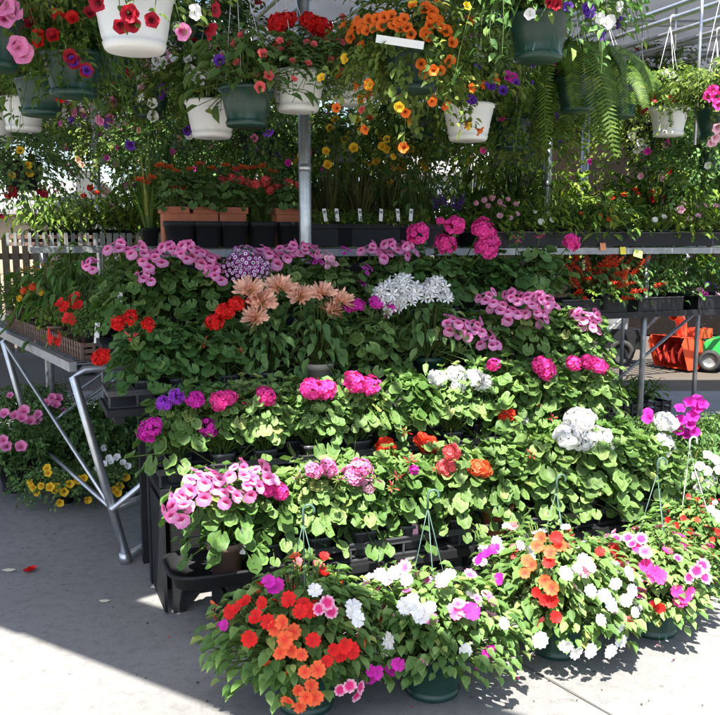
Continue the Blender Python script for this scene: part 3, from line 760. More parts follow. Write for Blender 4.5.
def potted(label, px, t, z, pot='square', pmat=None, fol='ger1', sc_=1.0, heads=(), dt=.10, rand=None, name='potted_plant', cat='potted plant', group=None, tagat=None, zsc=None, s=None, seed=None):
    """one pot with its plant; heads = [(kind, colour, size, [(px, py), ...])], each pixel met on the upright plane dt before the pot"""
    pmat = pmat or TRAYP
    if s is None: s = s_for(px, t, z + .1)
    root = empty(name, label, cat, st(s, t, z + .005), ANG, group)
    rr = random.Random(hash_s(label))
    link('pot', pot_mesh(pot, pmat), root)
    me, pts = FOLK(fol); h = POT_H[pot]; fz = zsc or sc_; a = rr.uniform(0, 6.28)
    FM = Matrix.Translation((0, 0, h)) @ Matrix.Rotation(a, 4, 'Z') @ Matrix.Diagonal((sc_, sc_, fz, 1))
    link('foliage', me, root, mtx=FM)
    inv = (Matrix.Translation(st(s, t, z + .005)) @ Matrix.Rotation(ANG, 4, 'Z')).inverted()
    for kind, col, size, pix in heads:
        for (x, y) in pix:
            p = inv @ on_t(x, y, t - dt + rr.uniform(-.03, .03))
            c = V((0, 0, h + .05)); n = (p - c); n.z = abs(n.z) * .8 + .05; n = n.normalized() + V((0, -.35, .2)) + rv(rr, .15)
            put_flower(root, kind, col, p, n, size, HEADNAME.get(kind, 'flower'))
    if rand:
        for kind, col, size, cnt in rand:
            ch = [q for q in pts if (FM.to_3x3() @ q[1]).y < .35] or pts
            if not ch:
                continue
            for _ in range(cnt):
                p, n = ch[rr.randrange(len(ch))]
                put_flower(root, kind, col, FM @ p, FM.to_3x3() @ n + V((0, -.2, 0)) + rv(rr, .25), size, HEADNAME.get(kind, 'flower'))
    if tagat:
        p = inv @ on_t(tagat[0], tagat[1], t - .05); o = link('tag', tag_mesh(tagat[2] if len(tagat) > 2 else None), root)
        o.location = p; o.rotation_euler = (rr.uniform(-.2, .1), rr.uniform(-.15, .15), rr.uniform(-.3, .1) - ANG)
    return root
def row(k, label, px, heads=(), fol='ger1', back=0, **kw):
    t, z = ROW[k]; kw.setdefault('group', {1: 'plants in the lowest row of the stand', 2: 'plants in the second row of the stand', 3: 'plants in the third row of the stand', 4: 'plants in the top row of the stand'}[k])
    kw.setdefault('zsc', kw.get('sc_', 1.0) * (1.5 if k < 3 else 1.3)); kw['sc_'] = kw.get('sc_', 1.0) * 1.12
    return potted(label, px, t + (.115 if back else 0), z + (.004 if kw.get('pot', 'square') == 'square' else 0), fol=fol, heads=heads, **kw)
G, RG = 'potted_geranium', 'potted_pelargonium'
# ---- row 1 (lowest)
row(1, 'pink pelargonium with dark blotched petals in the brown pot at the left front corner', 226, [('regal', 'regal', .82, [(181, 497), (197, 481), (212, 478), (229, 494), (240, 471), (262, 474), (176, 512), (206, 488), (251, 486)])], 'regal1', pot='round', pmat=BROWNP, sc_=.98, name=RG, dt=.13, tagat=(243, 541))
row(1, 'dark leaved geranium with one hot pink head right of the brown pot', 272, [('geranium', 'hotpink', 0.76, [(280, 492), (268, 488)])], 'ger2', sc_=.85, name=G)
row(1, 'leafy geranium with pale pink heads opening, second tray pot from the brown pot', 318, [('geranium', 'pink', 0.76, [(313, 470), (328, 467)]), ('buds', 'palepink', 1, [(300, 478), (338, 480)])], 'gerpale1', sc_=.95, name=G)
row(1, 'pale green geranium with pink and white heads in the middle of the lowest row', 362, [('geranium', 'pink', 0.88, [(361, 468), (355, 476)]), ('geranium', 'palepink', 0.76, [(368, 486)]), ('buds', 'palepink', 1, [(376, 480)])], 'gerpale2', sc_=1.0, name=G)
row(1, 'yellow green geranium in bud with a pink tag at its foot', 408, [('buds', 'coral', 1.1, [(398, 478), (410, 462), (392, 488)]), ('geranium', 'magenta', 0.43, [(413, 470)])], 'ger3', sc_=.95, name=G, tagat=(415, 527, PINKTAG))
row(1, 'geranium with two salmon red heads, right of the tall basket hook', 455, [('geranium', 'coral', 0.76, [(447, 467), (451, 452)]), ('buds', 'coral', 1, [(436, 470)])], 'gerbig1', sc_=.9, name=G)
row(1, 'large leaved geranium with an orange head in a terracotta pot', 496, [('geranium', 'orange', 0.76, [(477, 467), (484, 470)])], 'gerbig2', pot='round', pmat=TERRA, sc_=.92, name=G)
row(1, 'geranium of large round leaves without flowers, right of the terracotta pot', 540, [('buds', 'coral', 1, [(531, 455)])], 'gerbig3', sc_=.95, name=G)
row(1, 'tall geranium with a big ball of white heads over round leaves', 583, [('geranium', 'white', 1.28, [(566, 436), (597, 438), (579, 421), (580, 440)])], 'gerbig1', sc_=1.0, name=G, dt=.06)
row(1, 'geranium of round leaves without flowers between the two white flowered ones', 618, (), 'gerbig2', sc_=.95, name=G)
row(1, 'geranium with two white heads stacked over each other at the right end', 655, [('geranium', 'white', 1.16, [(666, 423), (664, 446)])], 'gerbig3', sc_=.85, name=G, dt=.05)
for px, lb, fo in ((300, 'leafy green geranium behind the pale pink headed one of the lowest row', 'gerpale3'), (342, 'unopened green geranium behind the pink and white heads of the lowest row', 'ger1'), (388, 'green geranium behind the one with the pink tag', 'gerpale1'), (432, 'broad leaved green geranium behind the salmon red heads', 'ger2'),
                   (520, 'round leaved green geranium at the back between the terracotta pot and white heads', 'gerbig1'), (562, 'round leaved geranium close behind the white ball of flowers', 'gerbig3'), (605, 'sunlit geranium leaves behind the right white flowered geranium', 'gerbig1')):
    row(1, lb, px, (), fo, back=1, sc_=.95, name=G)
# ---- row 2
row(2, 'magenta purple geranium hanging over the left end of the second row', 178, [('geranium', 'magenta', 0.83, [(152, 427), (148, 432)]), ('geranium', 'purple', 0.67, [(164, 404), (176, 398)]), ('geranium', 'magenta', 0.76, [(195, 400), (207, 428)])], 'ger1', sc_=.95, name=G)
row(2, 'geranium with hot pink heads beside the magenta purple one', 222, [('geranium', 'hotpink', 0.76, [(219, 402), (228, 398)])], 'gerpale2', sc_=.95, name=G)
row(2, 'sunlit geranium with one deep pink head, third from the left in the second row', 264, [('geranium', 'hotpink', 0.88, [(266, 397)]), ('buds', 'hotpink', 1, [(247, 405)])], 'gerpale1', sc_=.95, name=G)
row(2, 'pale leaved geranium with a wide magenta head, left of the second row centre', 312, [('geranium', 'hotpink', 0.98, [(311, 389), (324, 390)])], 'gerpale3', sc_=.98, name=G)
row(2, 'geranium with hot pink heads held above pale leaves at the centre of the second row', 358, [('geranium', 'hotpink', 0.90, [(355, 383), (368, 386)])], 'gerpale2', sc_=.95, name=G)
row(2, 'geranium with two orange red heads hanging low in the sun', 404, [('geranium', 'orangered', 0.88, [(385, 447), (424, 442), (430, 445)]), ('buds', 'orangered', 1, [(405, 432)])], 'ger3', sc_=.98, name=G, dt=.16)
row(2, 'geranium with a loose cluster of white heads in the second row', 450, [('geranium', 'white', 0.95, [(436, 379), (455, 374), (472, 379), (458, 387), (485, 385)])], 'gerpale1', sc_=.98, name=G, dt=.02)
row(2, 'geranium with small white head left of the white cluster', 408, [('geranium', 'white', 0.88, [(394, 395)])], 'gerpale3', back=1, sc_=.95, name=G)
row(2, 'geranium with orange flame coloured heads right of the white cluster', 505, [('geranium', 'orangered', 0.81, [(507, 413), (515, 420)]), ('geranium', 'white', 0.49, [(525, 421)]), ('geranium', 'red', 0.37, [(538, 405), (526, 437)])], 'gerbig1', sc_=.92, name=G)
row(2, 'round leaved geranium in bud, right of the flame coloured heads', 548, [('buds', 'coral', 1, [(552, 418)])], 'gerbig2', sc_=.95, name=G)
row(2, 'large sunlit geranium without flowers near the right end of the second row', 590, (), 'gerbig3', sc_=.95, name=G)
for px, lb, fo in ((245, 'pale green geranium behind the deep pink head of the second row', 'gerpale1'), (290, 'leafy geranium between the deep pink and the wide magenta heads', 'gerpale2'), (338, 'leafy geranium behind the centre of the second row', 'gerpale3'),
                   (478, 'leafy geranium behind the flame coloured heads', 'gerpale1'), (530, 'leafy geranium behind the white tipped orange head', 'ger1'), (200, 'leafy geranium behind the magenta purple flowers on the left', 'ger2')):
    row(2, lb, px, (), fo, back=1, sc_=.95, name=G)
# ---- row 3
row(3, 'red geranium at the left end of the third row, one head hanging low', 146, [('geranium', 'red', 0.76, [(101, 357)]), ('geranium', 'red', 0.67, [(118, 324), (130, 317), (148, 324)]), ('buds', 'coral', 1.1, [(132, 338)])], 'gerdark1', sc_=1.0, name=G, dt=.14)
row(3, 'dark leaved geranium with orange buds, second from the left in the third row', 180, [('buds', 'orange', 1.1, [(203, 343)])], 'gerdark2', sc_=1.0, name=G, dt=.12)
row(3, 'red geranium with three bright heads left of the peach flowers', 226, [('geranium', 'red', 0.88, [(214, 322), (226, 311), (236, 304)]), ('buds', 'orange', 1.0, [(240, 352)])], 'gerdark3', sc_=1.0, name=G, dt=.12)
row(3, 'dahlia with four shaggy peach heads, a red bloom poking through', 268, [('spider', 'peach', 1.1, [(249, 291), (262, 302), (279, 288), (255, 318)]), ('geranium', 'red', 0.61, [(254, 301)])], 'mum1', sc_=.98, name='potted_dahlia', dt=.12)
row(3, 'dahlia with shaggy peach heads over a beige pot', 318, [('spider', 'peach', 1.1, [(300, 297), (322, 294), (340, 301), (331, 312)])], 'mum2', sc_=1.05, pot='round', pmat=BEIGEP, name='potted_dahlia', dt=.12)
row(3, 'geranium with small magenta heads between the peach and white flowers', 366, [('geranium', 'magenta', 0.67, [(350, 306), (376, 303), (392, 307), (357, 305)]), ('buds', 'magenta', .9, [(385, 315)])], 'regal2', sc_=.95, name=G, dt=.10)
row(3, 'dark leaved plant topped by white starry flowers in the third row', 428, [('star', 'white', 1.0, [(384, 293), (399, 283), (412, 290), (428, 292), (442, 295), (392, 302), (405, 300), (436, 284)])], 'mum3', sc_=1.2, pot='round', pmat=GREENP, name='potted_star_flower', dt=.10)
row(3, 'light pink pelargonium hanging forward right of the white starry flowers', 478, [('regal', 'regal', .85, [(452, 323), (475, 326), (489, 341), (461, 330)])], 'regal3', sc_=.95, name=RG, dt=.16)
row(3, 'pink pelargonium carrying the most flowers of the third row', 524, [('regal', 'regal', .82, [(487, 297), (500, 307), (513, 297), (528, 300), (541, 300), (551, 304), (534, 310), (540, 319), (511, 313)])], 'regal1', sc_=1.0, name=RG, dt=.12)
row(3, 'pink pelargonium at the right end of the third row, two blotched heads', 580, [('regal', 'regal', .85, [(579, 316), (590, 325), (594, 318)])], 'regal2', sc_=.9, name=RG, dt=.10)
row(3, 'geranium with a line of dark magenta heads, right end of the third row', 562, [('geranium', 'hotpink', 0.95, [(540, 365), (546, 369)]), ('geranium', 'hotpink', 0.76, [(573, 363), (588, 362), (602, 368), (597, 365)])], 'gerpale2', sc_=.95, name=G, dt=.44)
row(3, 'small hot pink geranium beside the bare tray in the third row', 498, [('geranium', 'hotpink', 0.61, [(493, 365)])], 'gerpale3', sc_=.6, name=G, dt=.36)
for px, lb, fo in ((155, 'dark green geranium behind the red ones on the left of the third row', 'gerdark3'), (205, 'dark green geranium behind the orange buds', 'gerdark1'), (345, 'green plant filling the gap behind the beige pot', 'gerdark2'), (395, 'green geranium with a light variegated leaf behind the magenta heads', 'ger1'), (550, 'green pelargonium foliage behind the dark magenta heads', 'regal3')):
    row(3, lb, px, (), fo, back=1, sc_=1.0, name=G)
# ---- row 4
row(4, 'pink pelargonium at the left end of the top row with white tag', 132, [('regal', 'regal', .62, [(90, 266)]), ('regal', 'regal', .82, [(118, 246), (140, 251)])], 'regal1', sc_=.92, name=RG, dt=.12, tagat=(120, 303))
row(4, 'pink pelargonium with flowers tumbling down its front in the top row', 170, [('regal', 'regal', .82, [(147, 262), (145, 275), (158, 258), (171, 250), (182, 254), (190, 249)])], 'regal2', sc_=1.1, name=RG, dt=.13)
row(4, 'pink pelargonium next to the purple ringed daisies', 216, [('regal', 'regal', .82, [(197, 252), (211, 268), (216, 275), (205, 258)])], 'regal3', sc_=1.0, name=RG, dt=.12)
row(4, 'daisy plant with a dome of purple flowers ringed in white', 247, [('daisydome', 'ring', 1.0, [(238, 268), (255, 267), (247, 262)])], 'mum1', sc_=.75, name='potted_daisy', dt=.12)
row(4, 'pink pelargonium left of the steel post in the top row', 284, [('regal', 'regal', .85, [(264, 253), (280, 258), (290, 248), (302, 250), (313, 249)])], 'regal1', sc_=1.0, name=RG, dt=.10)
row(4, 'purple and white pelargonium right of the steel post', 335, [('regal', 'regalpurple', .55, [(316, 260), (345, 250), (367, 268), (366, 287)]), ('regal', 'palepink', .5, [(327, 256), (330, 264)])], 'regal2', sc_=1.0, name=RG, dt=.10)
row(4, 'pink pelargonium left of the hot pink geranium in the top row', 378, [('regal', 'regal', .80, [(370, 249), (383, 254), (392, 247), (404, 252), (410, 249)])], 'regal3', sc_=1.0, name=RG, dt=.10)
row(4, 'hot pink geranium with tall crowded heads at the centre of the top row', 448, [('geranium', 'hotpink', 1.25, [(418, 233), (446, 244), (455, 225)]), ('geranium', 'hotpink', 1.3, [(481, 229), (489, 240), (485, 248)]), ('geranium', 'hotpink', .5, [(440, 221)])], 'gerdark2', sc_=1.2, name=G, dt=.12)
row(4, 'hot pink geranium with tall round buds at the right end of the top row', 532, [('geranium', 'hotpink', 1.2, [(571, 243)]), ('buds', 'hotpink', 1.0, [(517, 239), (540, 236)])], 'gerdark3', sc_=1.3, name=G, dt=.04)
for px, lb, fo in ((145, 'green pelargonium foliage behind the left pink blooms of the top row', 'regal3'), (262, 'green foliage plant behind the purple ringed daisies', 'regal2'), (312, 'green foliage plant hidden behind the steel post', 'regal3'), (410, 'dark geranium foliage left of the hot pink heads', 'gerdark1'), (492, 'dark round leaved geranium between the hot pink heads and the round buds', 'gerdark2')):
    row(4, lb, px, (), fo, back=0 if px > 400 else 1, sc_=1.15, name=G)

# ---- baskets of impatiens standing on the pavement
def bloom_spot(c, R, x, y, y0):
    """where the sight line of a pixel meets the front of a crown of radius R round c"""
    d = ray(x, y); o = V((0, 0, CAM_H)); oc = o - c
    S = V((1, 1, 1.0)); a = d.dot(d); b = d.dot(oc); cc = oc.dot(oc) - R * R; disc = b * b - a * cc
    if disc > 0: return o + d * ((-b - math.sqrt(disc)) / a)
    q = o + d * (-b / a); return c + (q - c).normalized() * R * .98      # never off the crown
def ground_basket(label, px, py, R, fol, sc_, zsc, blooms, hook=None, hookmat=None, rand=None, pmat=None, spread=3, zc=.12, dz=.0):
    b = gz(px, py) if isinstance(px, (int, float)) else px
    root = empty('impatiens_basket', label, 'flower basket', b, rnd.uniform(0, .3), 'impatiens baskets on the pavement')
    rot = Matrix.Rotation(root.rotation_euler.z, 4, 'Z'); inv = (Matrix.Translation(b) @ rot).inverted()
    link('pot', pot_mesh('basin', pmat or GREENP), root)
    me, pts = FOLK(fol); FM = Matrix.Translation((0, 0, .14 + dz)) @ Matrix.Rotation(rnd.uniform(0, 6.28), 4, 'Z') @ Matrix.Diagonal((sc_ * rnd.uniform(1.06, 1.22), sc_ * rnd.uniform(.98, 1.1), zsc * .94, 1))
    link('foliage', me, root, mtx=FM); rr = random.Random(hash_s(label))
    c = b + V((0, 0, .15 + zc))
    for kind, col, size, pix in blooms:
        for (x, y) in pix:
            p = bloom_spot(c, R * rr.uniform(.95, 1.08), x, y, b.y); n = (p - c).normalized() + V((0, -.35, .35)) + rv(rr, .45)
            put_flower(root, kind, col, inv @ p, inv.to_3x3() @ n, size * rr.uniform(.70, .92))
    for kind, col, size, cnt in (rand or ()):
        for _ in range(int(cnt * 2.6)):
            p, n = pts[rr.randrange(len(pts))]; put_flower(root, kind, col, FM @ p, n + rv(rr, .4), size * rr.uniform(.6, .85))
    if hook:
        top = inv @ at(hook[0], hook[1], b.y + hook[2]); h, k = hook_mesh(top.z - .06, .118, hookmat or GREENWIRE, spread, (top.x, top.y))
        ho = link('hanger', h, root); link('hook', k, ho)
    return root
I = 'impatiens'
ground_basket('basket of red and orange impatiens spilling forward at the left front', 306, 704, .27, 'imp1', .98, 1.15, [
 (I, 'red', 1.15, [(238,608),(246,601),(256,617),(289,600),(303,604),(300,612),(311,611),(268,622),(250,638),(313,640),(333,650),(345,645),(340,655),(352,651),(327,661),(262,603),(230,612)]),
 (I, 'orange', 1.15, [(275,629),(285,640),(292,650),(283,622),(301,655),(305,672),(311,685),(298,690),(315,697),(289,701),(300,706),(318,670),(293,632),(306,697),(280,652)]),
 (I, 'stripe', 1.1, [(327,603),(319,609),(331,612),(340,690),(349,686),(356,695),(360,687)]),
 (I, 'magenta', 1.15, [(269,582),(276,587),(225,626),(218,628),(375,680),(370,671),(377,672)]),
 (I, 'white', 1.1, [(315,591),(353,606),(357,619),(352,612)])], hook=(303, 505, .03), rand=[(I, 'red', 1.1, 9), (I, 'orange', 1.1, 7), (I, 'coral', 1.0, 5)])
ground_basket('basket of white and pink impatiens in a dark green pot at the front', 432, 690, .25, 'imp2', .88, 1.0, [
 (I, 'white', 1.15, [(395,574),(407,580),(405,606),(418,611),(430,607),(413,601),(422,617),(365,644),(374,638),(388,648),(378,655),(362,652),(390,640),(370,578)]),
 (I, 'palepink', 1.15, [(380,574),(388,580),(442,580),(450,575),(367,585)]),
 (I, 'pink', 1.2, [(455,612),(463,609),(458,604),(490,600),(470,575),(405,568)]),
 (I, 'magenta', 1.15, [(484,658),(489,651),(480,663),(391,669),(398,664),(472,612)])], hook=(428, 490, .02), rand=[(I, 'white', 1.1, 9), (I, 'pink', 1.0, 7), (I, 'palepink', 1.0, 4)])
ground_basket('widest basket of impatiens, orange flowers above and white flowers on its right', 556, 650, .31, 'imp3', 1.08, 1.1, [
 (I, 'orange', 1.15, [(537,546),(527,561),(550,553),(545,580),(552,588),(525,573),(532,565),(541,538),(560,546)]),
 (I, 'red', 1.15, [(537,592),(545,600),(556,617),(551,600),(549,562),(556,538),(600,552)]),
 (I, 'white', 1.2, [(565,574),(590,591),(615,583),(625,600),(610,605),(631,590),(540,640),(566,645),(590,650),(620,640),(600,620),(634,612),(618,625),(640,604),(628,574),(583,560),(604,596),(575,652),(610,650)]),
 (I, 'palepink', 1.1, [(583,572),(590,567),(577,569)]),
 (I, 'magenta', 1.1, [(487,554),(495,549),(500,579),(480,560)])], hook=(557, 475, .04), rand=[(I, 'white', 1.1, 20), (I, 'coral', 1.1, 8), (I, 'palepink', 1.0, 5)])
ground_basket('basket of magenta pink impatiens in a green pot at the right', 652, 630, .25, 'imp1', .86, .95, [
 (I, 'hotpink', 1.2, [(645,565),(654,571),(660,577),(650,577),(676,590),(684,597),(640,592),(637,548),(680,600),(690,592)]),
 (I, 'stripe', 1.2, [(696,571),(689,577),(702,566),(632,544),(628,538),(641,539),(704,577)]),
 (I, 'red', 1.1, [(660,608),(655,604),(620,557),(615,550),(600,556)]), (I, 'pink', 1.1, [(625,565),(612,560),(645,552)])], hook=(658, 458, .05), rand=[(I, 'hotpink', 1.1, 10), (I, 'stripe', 1.1, 5), (I, 'coral', 1.0, 6)])
ground_basket('basket of small red impatiens with a pale green hook at the far right', 704, 588, .25, 'imp2', .86, .9, [
 (I, 'red', .75, [(676,526),(690,531),(706,551),(683,518),(714,556),(718,532),(668,520)]), (I, 'white', .9, [(716,514),(719,519),(711,509)]), (I, 'orangered', .7, [(697,520),(712,540)])], hook=(690, 437, .1), hookmat=PALEWIRE, rand=[(I, 'red', .7, 14), (I, 'coral', .7, 8), (I, 'palepink', .7, 5)])

# ================================================================ LEFT PIPE BENCH
C1 = gz(73, 367, .9); C2 = gz(-2, 331, .9); d2 = (C2 - C1).normalized(); d1 = V((-d2.y * -1, d2.x * -1, 0)); d1 = V((d2.y, -d2.x, 0))
pb = empty('pipe_bench', 'galvanized pipe bench with leaning legs holding trays of red flowers', 'bench', (C1.x, C1.y, 0))
def loc_(p): return V(p) - V((C1.x, C1.y, 0))
LB, WB = 3.1, 1.0
mb = MB()
def bar(mb, a, b, w, h, mat):
    a, b = V(a), V(b); d = (b - a); L = d.length; d.normalize(); s = d.cross(V((0, 0, 1))).normalized(); u = s.cross(d)
    M = Matrix((d, s, u)).transposed().to_4x4(); M.translation = a
    mb.box((0, -w / 2, -h / 2), (L, w / 2, h / 2), mat, M)
K = [C1, C1 + d2 * LB, C1 + d2 * LB + d1 * WB, C1 + d1 * WB]
bar(mb, loc_(K[0]), loc_(K[1]), .035, .045, GALV); bar(mb, loc_(K[3]), loc_(K[2]), .035, .045, GALV)
link('top_frame', mb.mesh('top_frame', False), pb)
mb = MB()
for i in range(40):
    q = i / 39; p = K[0].lerp(K[1], q) + d1 * .02; bar(mb, loc_(p) + V((0, 0, .012)), loc_(p + d1 * (WB - .04)) + V((0, 0, .012)), .010, .006, DULLSTEEL)
for i in range(1, 10):
    p = K[0] + d1 * WB * i / 10; bar(mb, loc_(p) + V((0, 0, .006)), loc_(p + d2 * LB) + V((0, 0, .006)), .008, .005, DULLSTEEL)
link('deck', mb.mesh('deck', False), pb)
ft = gz(126, 562, .0); inw = ft - C1; inw.z = 0
for k, off in enumerate((0, 1.75)):
    a = C1 + d2 * off + V((0, 0, -.02)); f = a + inw; f.z = .02; a2 = a + d1 * WB; f2 = a2 - inw; f2.z = .02
    mb = MB(); mb.tube([loc_(a2 + d1 * -.02), loc_(a + d1 * .05 + V((0, 0, .005))), loc_(a + V((0, 0, -.03))), loc_(f + V((0, 0, .02)))], .021, GALV, 12); link('leg', mb.mesh('leg'), pb)
    mb = MB(); mb.tube([loc_(a2 + V((0, 0, -.03))), loc_(f2)], .021, GALV, 12); link('leg', mb.mesh('leg'), pb)
    mb = MB(); mb.tube([loc_(f + V((0, 0, .005))), loc_(f2 + V((0, 0, .005)))], .017, GALV, 10); mb.tube([loc_(f + V((0, -.012, -.02))), loc_(f + V((0, -.012, .03)))], .027, GALV, 12); link('foot_bar', mb.mesh('foot_bar'), pb)
    j = a.lerp(f, .74); j2 = a2.lerp(f2, .74)
    mb = MB(); mb.tube([loc_(j), loc_(j2)], .015, GALV, 10); link('cross_bar', mb.mesh('cross_bar'), pb)
    mb = MB(); mb.tube([loc_(j + V((0, -.025, 0))), loc_(a2.lerp(f2, .25) + V((0, -.025, 0)))], .014, GALV, 10); link('brace', mb.mesh('brace'), pb)
    if k == 0:
        mb = MB(); q = C1 + d2 * 1.75 + inw * .74; q.z = .24; mb.tube([loc_(j), loc_(q)], .011, GALV, 8); link('brace', mb.mesh('brace'), pb)
        mb = MB(); q2 = C1 + d2 * 1.75 + V((0, 0, -.05)); mb.tube([loc_(j), loc_(q2)], .010, GALV, 8); link('brace', mb.mesh('brace'), pb)

def on_bench(px, py, y): # helper: foot point on the bench deck
    return gz(px, py, .92)
def loose(label, p, pot='square', pmat=None, fol='ger1', sc_=1.0, zsc=None, heads=(), dy=.1, rand=None, name='potted_plant', cat='potted plant', group=None, rz=0.0, tagpx=None, potscale=1.0):
    """a potted plant anywhere; pixels of heads are met dy metres nearer than the pot"""
    p = V(p); root = empty(name, label, cat, p, rz, group); rr = random.Random(hash_s(label)); pmat = pmat or TRAYP
    link('pot', pot_mesh(pot, pmat), root, mtx=Matrix.Scale(potscale, 4))
    me, pts = FOLK(fol); h = POT_H[pot] * potscale; R3 = Matrix.Rotation(rr.uniform(0, 6.28), 4, 'Z')
    FM = Matrix.Translation((0, 0, h)) @ R3 @ Matrix.Diagonal((sc_, sc_, zsc or sc_, 1)); link('foliage', me, root, mtx=FM)
    inv = (Matrix.Translation(p) @ Matrix.Rotation(rz, 4, 'Z')).inverted(); I3 = inv.to_3x3()
    for kind, col, size, pix in heads:
        for (x, y) in pix:
            w = at(x, y, p.y - dy + rr.uniform(-.03, .03)); q = inv @ w
            n = (q - V((0, 0, h + .05))).normalized() + I3 @ V((0, -.45, .25)) + rv(rr, .2)
            put_flower(root, kind, col, q, n, size, HEADNAME.get(kind, 'flower'))
    for kind, col, size, cnt in (rand or ()):
        for _ in range(cnt):
            if not pts: break
            for _t in range(6):
                q, n = pts[rr.randrange(len(pts))]
                if (R3.to_3x3() @ n).y < .2: break
            put_flower(root, kind, col, FM @ q, R3.to_3x3() @ n + V((0, -.2, .1)) + rv(rr, .3), size, HEADNAME.get(kind, 'flower'))
    if tagpx:
        o = link('tag', tag_mesh(), root); o.location = inv @ at(tagpx[0], tagpx[1], p.y - .1); o.rotation_euler = (0, .1, -rz)
    return root
# flats along the front edge of the bench
for i, (q, lb) in enumerate(((.06, 'brown slatted flat at the near corner of the pipe bench under the black pot'), (.70, 'brown slatted flat in the middle of the pipe bench edge'), (1.34, 'brown slatted flat farther along the pipe bench under the orange flowers'))):
    mb = MB(); L, D = .60, .34
    for z in (.004, .034, .064):
        for a_, b_ in (((0, 0), (L, 0)), ((L, 0), (L, D)), ((L, D), (0, D)), ((0, D), (0, 0))): bar(mb, (*a_, z + .011), (*b_, z + .011), .005, .020, BROWNP)
    for k in range(13):
        x = L * k / 12; mb.box((x - .007, -.008, .001), (x + .007, -.004, .088), BROWNP)
    for k in range(7):
        y = D * k / 6; mb.box((-.008, y - .007, .001), (-.004, y + .007, .088), BROWNP)
    mb.box((0, 0, 0), (L, D, .003), BROWNP)
    o = link('slatted_flat', mb.mesh('slatted_flat', False)); b = C1 + d2 * (q + .0) + d1 * .06; o.location = (b.x, b.y, .918)
    o.rotation_euler = (0, 0, math.atan2(d2.y, d2.x)); o.scale = (1, -1, 1)
    tag(o, lb, 'plant flat', 'slatted flats on the pipe bench')
def pbp(a, b): p = C1 + d2 * a + d1 * b; return V((p.x, p.y, .924))
BG = 'plants on the pipe bench'
loose('pot of red begonias in a black pot with a printed white tag', pbp(.12, .16), 'round', BLACKP, 'imp1', .40, .5, [('impatiens', 'red', 1.2, [(50, 334), (58, 341), (61, 336), (52, 340), (66, 318), (74, 321)])], .06, name='potted_begonia', group=BG, tagpx=(97, 333))
loose('red begonia with clustered flowers near the middle of the pipe bench', pbp(.48, .22), 'square', BROWNP, 'simp', 1.3, 1.7, [('impatiens', 'red', 1.3, [(60, 303), (65, 307), (72, 300), (76, 297), (70, 318), (78, 306)])], .1, name='potted_begonia', group=BG) if False else loose('red begonia with clustered flowers near the middle of the pipe bench', pbp(.48, .22), 'square', BROWNP, 'smallimp1', 1.3, 1.9, [('impatiens', 'red', 1.3, [(60, 303), (65, 307), (72, 300), (76, 297), (70, 318), (78, 306)])], .1, name='potted_begonia', group=BG)
loose('low green begonia behind the printed tag on the pipe bench', pbp(.30, .30), 'square', BROWNP, 'smallimp2', 1.2, 1.4, [], name='potted_begonia', group=BG)
loose('plant with orange and yellow flower clusters on the left of the pipe bench', pbp(1.0, .24), 'square', BROWNP, 'smallimp3', 1.9, 3.0, [('geranium', 'orange', .5, [(24, 290), (32, 287), (40, 291)]), ('geranium', 'yellow', .4, [(42, 293), (20, 298), (30, 296)])], .1, name='potted_kalanchoe', group=BG)
loose('yellowish budded plant behind the orange clusters', pbp(1.35, .42), 'square', BROWNP, 'lime1', 1.7, 1.7, [('buds', 'yellow', 1.3, [(26, 270), (35, 268), (45, 270)])], .1, group=BG)
loose('tall leafy plant with bronze leaves between the orange clusters and pink pelargonium', pbp(1.0, .62), 'square', BROWNP, 'shrubdark1', 1.3, 1.2, [('buds', 'yellow', 1.2, [(50, 262), (55, 270)])], .1, group=BG)
loose('feathery green plant at the left picture edge on the pipe bench', pbp(1.55, .22), 'square', BROWNP, 'lime2', 1.9, 1.7, [], group=BG)
loose('light green trailing plant near the bench corner', pbp(.78, .12), 'square', BROWNP, 'low1', 1.3, 1.5, [], group=BG)
loose('dark leafy plant behind the red begonias on the pipe bench', pbp(.62, .5), 'square', BROWNP, 'shrubdark2', .9, .8, [], group=BG)
loose('dark bushy plant at the inner end of the pipe bench', pbp(.55, .72), 'square', BROWNP, 'shrubdark3', .9, .8, [], group=BG)
loose('leafy shrub at the far left end of the pipe bench', pbp(1.72, .10), 'round', BROWNP, 'shrub1', 1.35, .95, [], group=BG)
loose('dark leafy shrub behind the yellowish budded plant on the pipe bench', pbp(2.0, .30), 'round', BROWNP, 'shrubdark2', 1.3, 1.0, [], group=BG, rand=[('buds', 'yellow', .7, 6)])
loose('leafy shrub at the far inner corner of the pipe bench', pbp(2.25, .55), 'round', BROWNP, 'shrub2', 1.4, 1.1, [], group=BG)
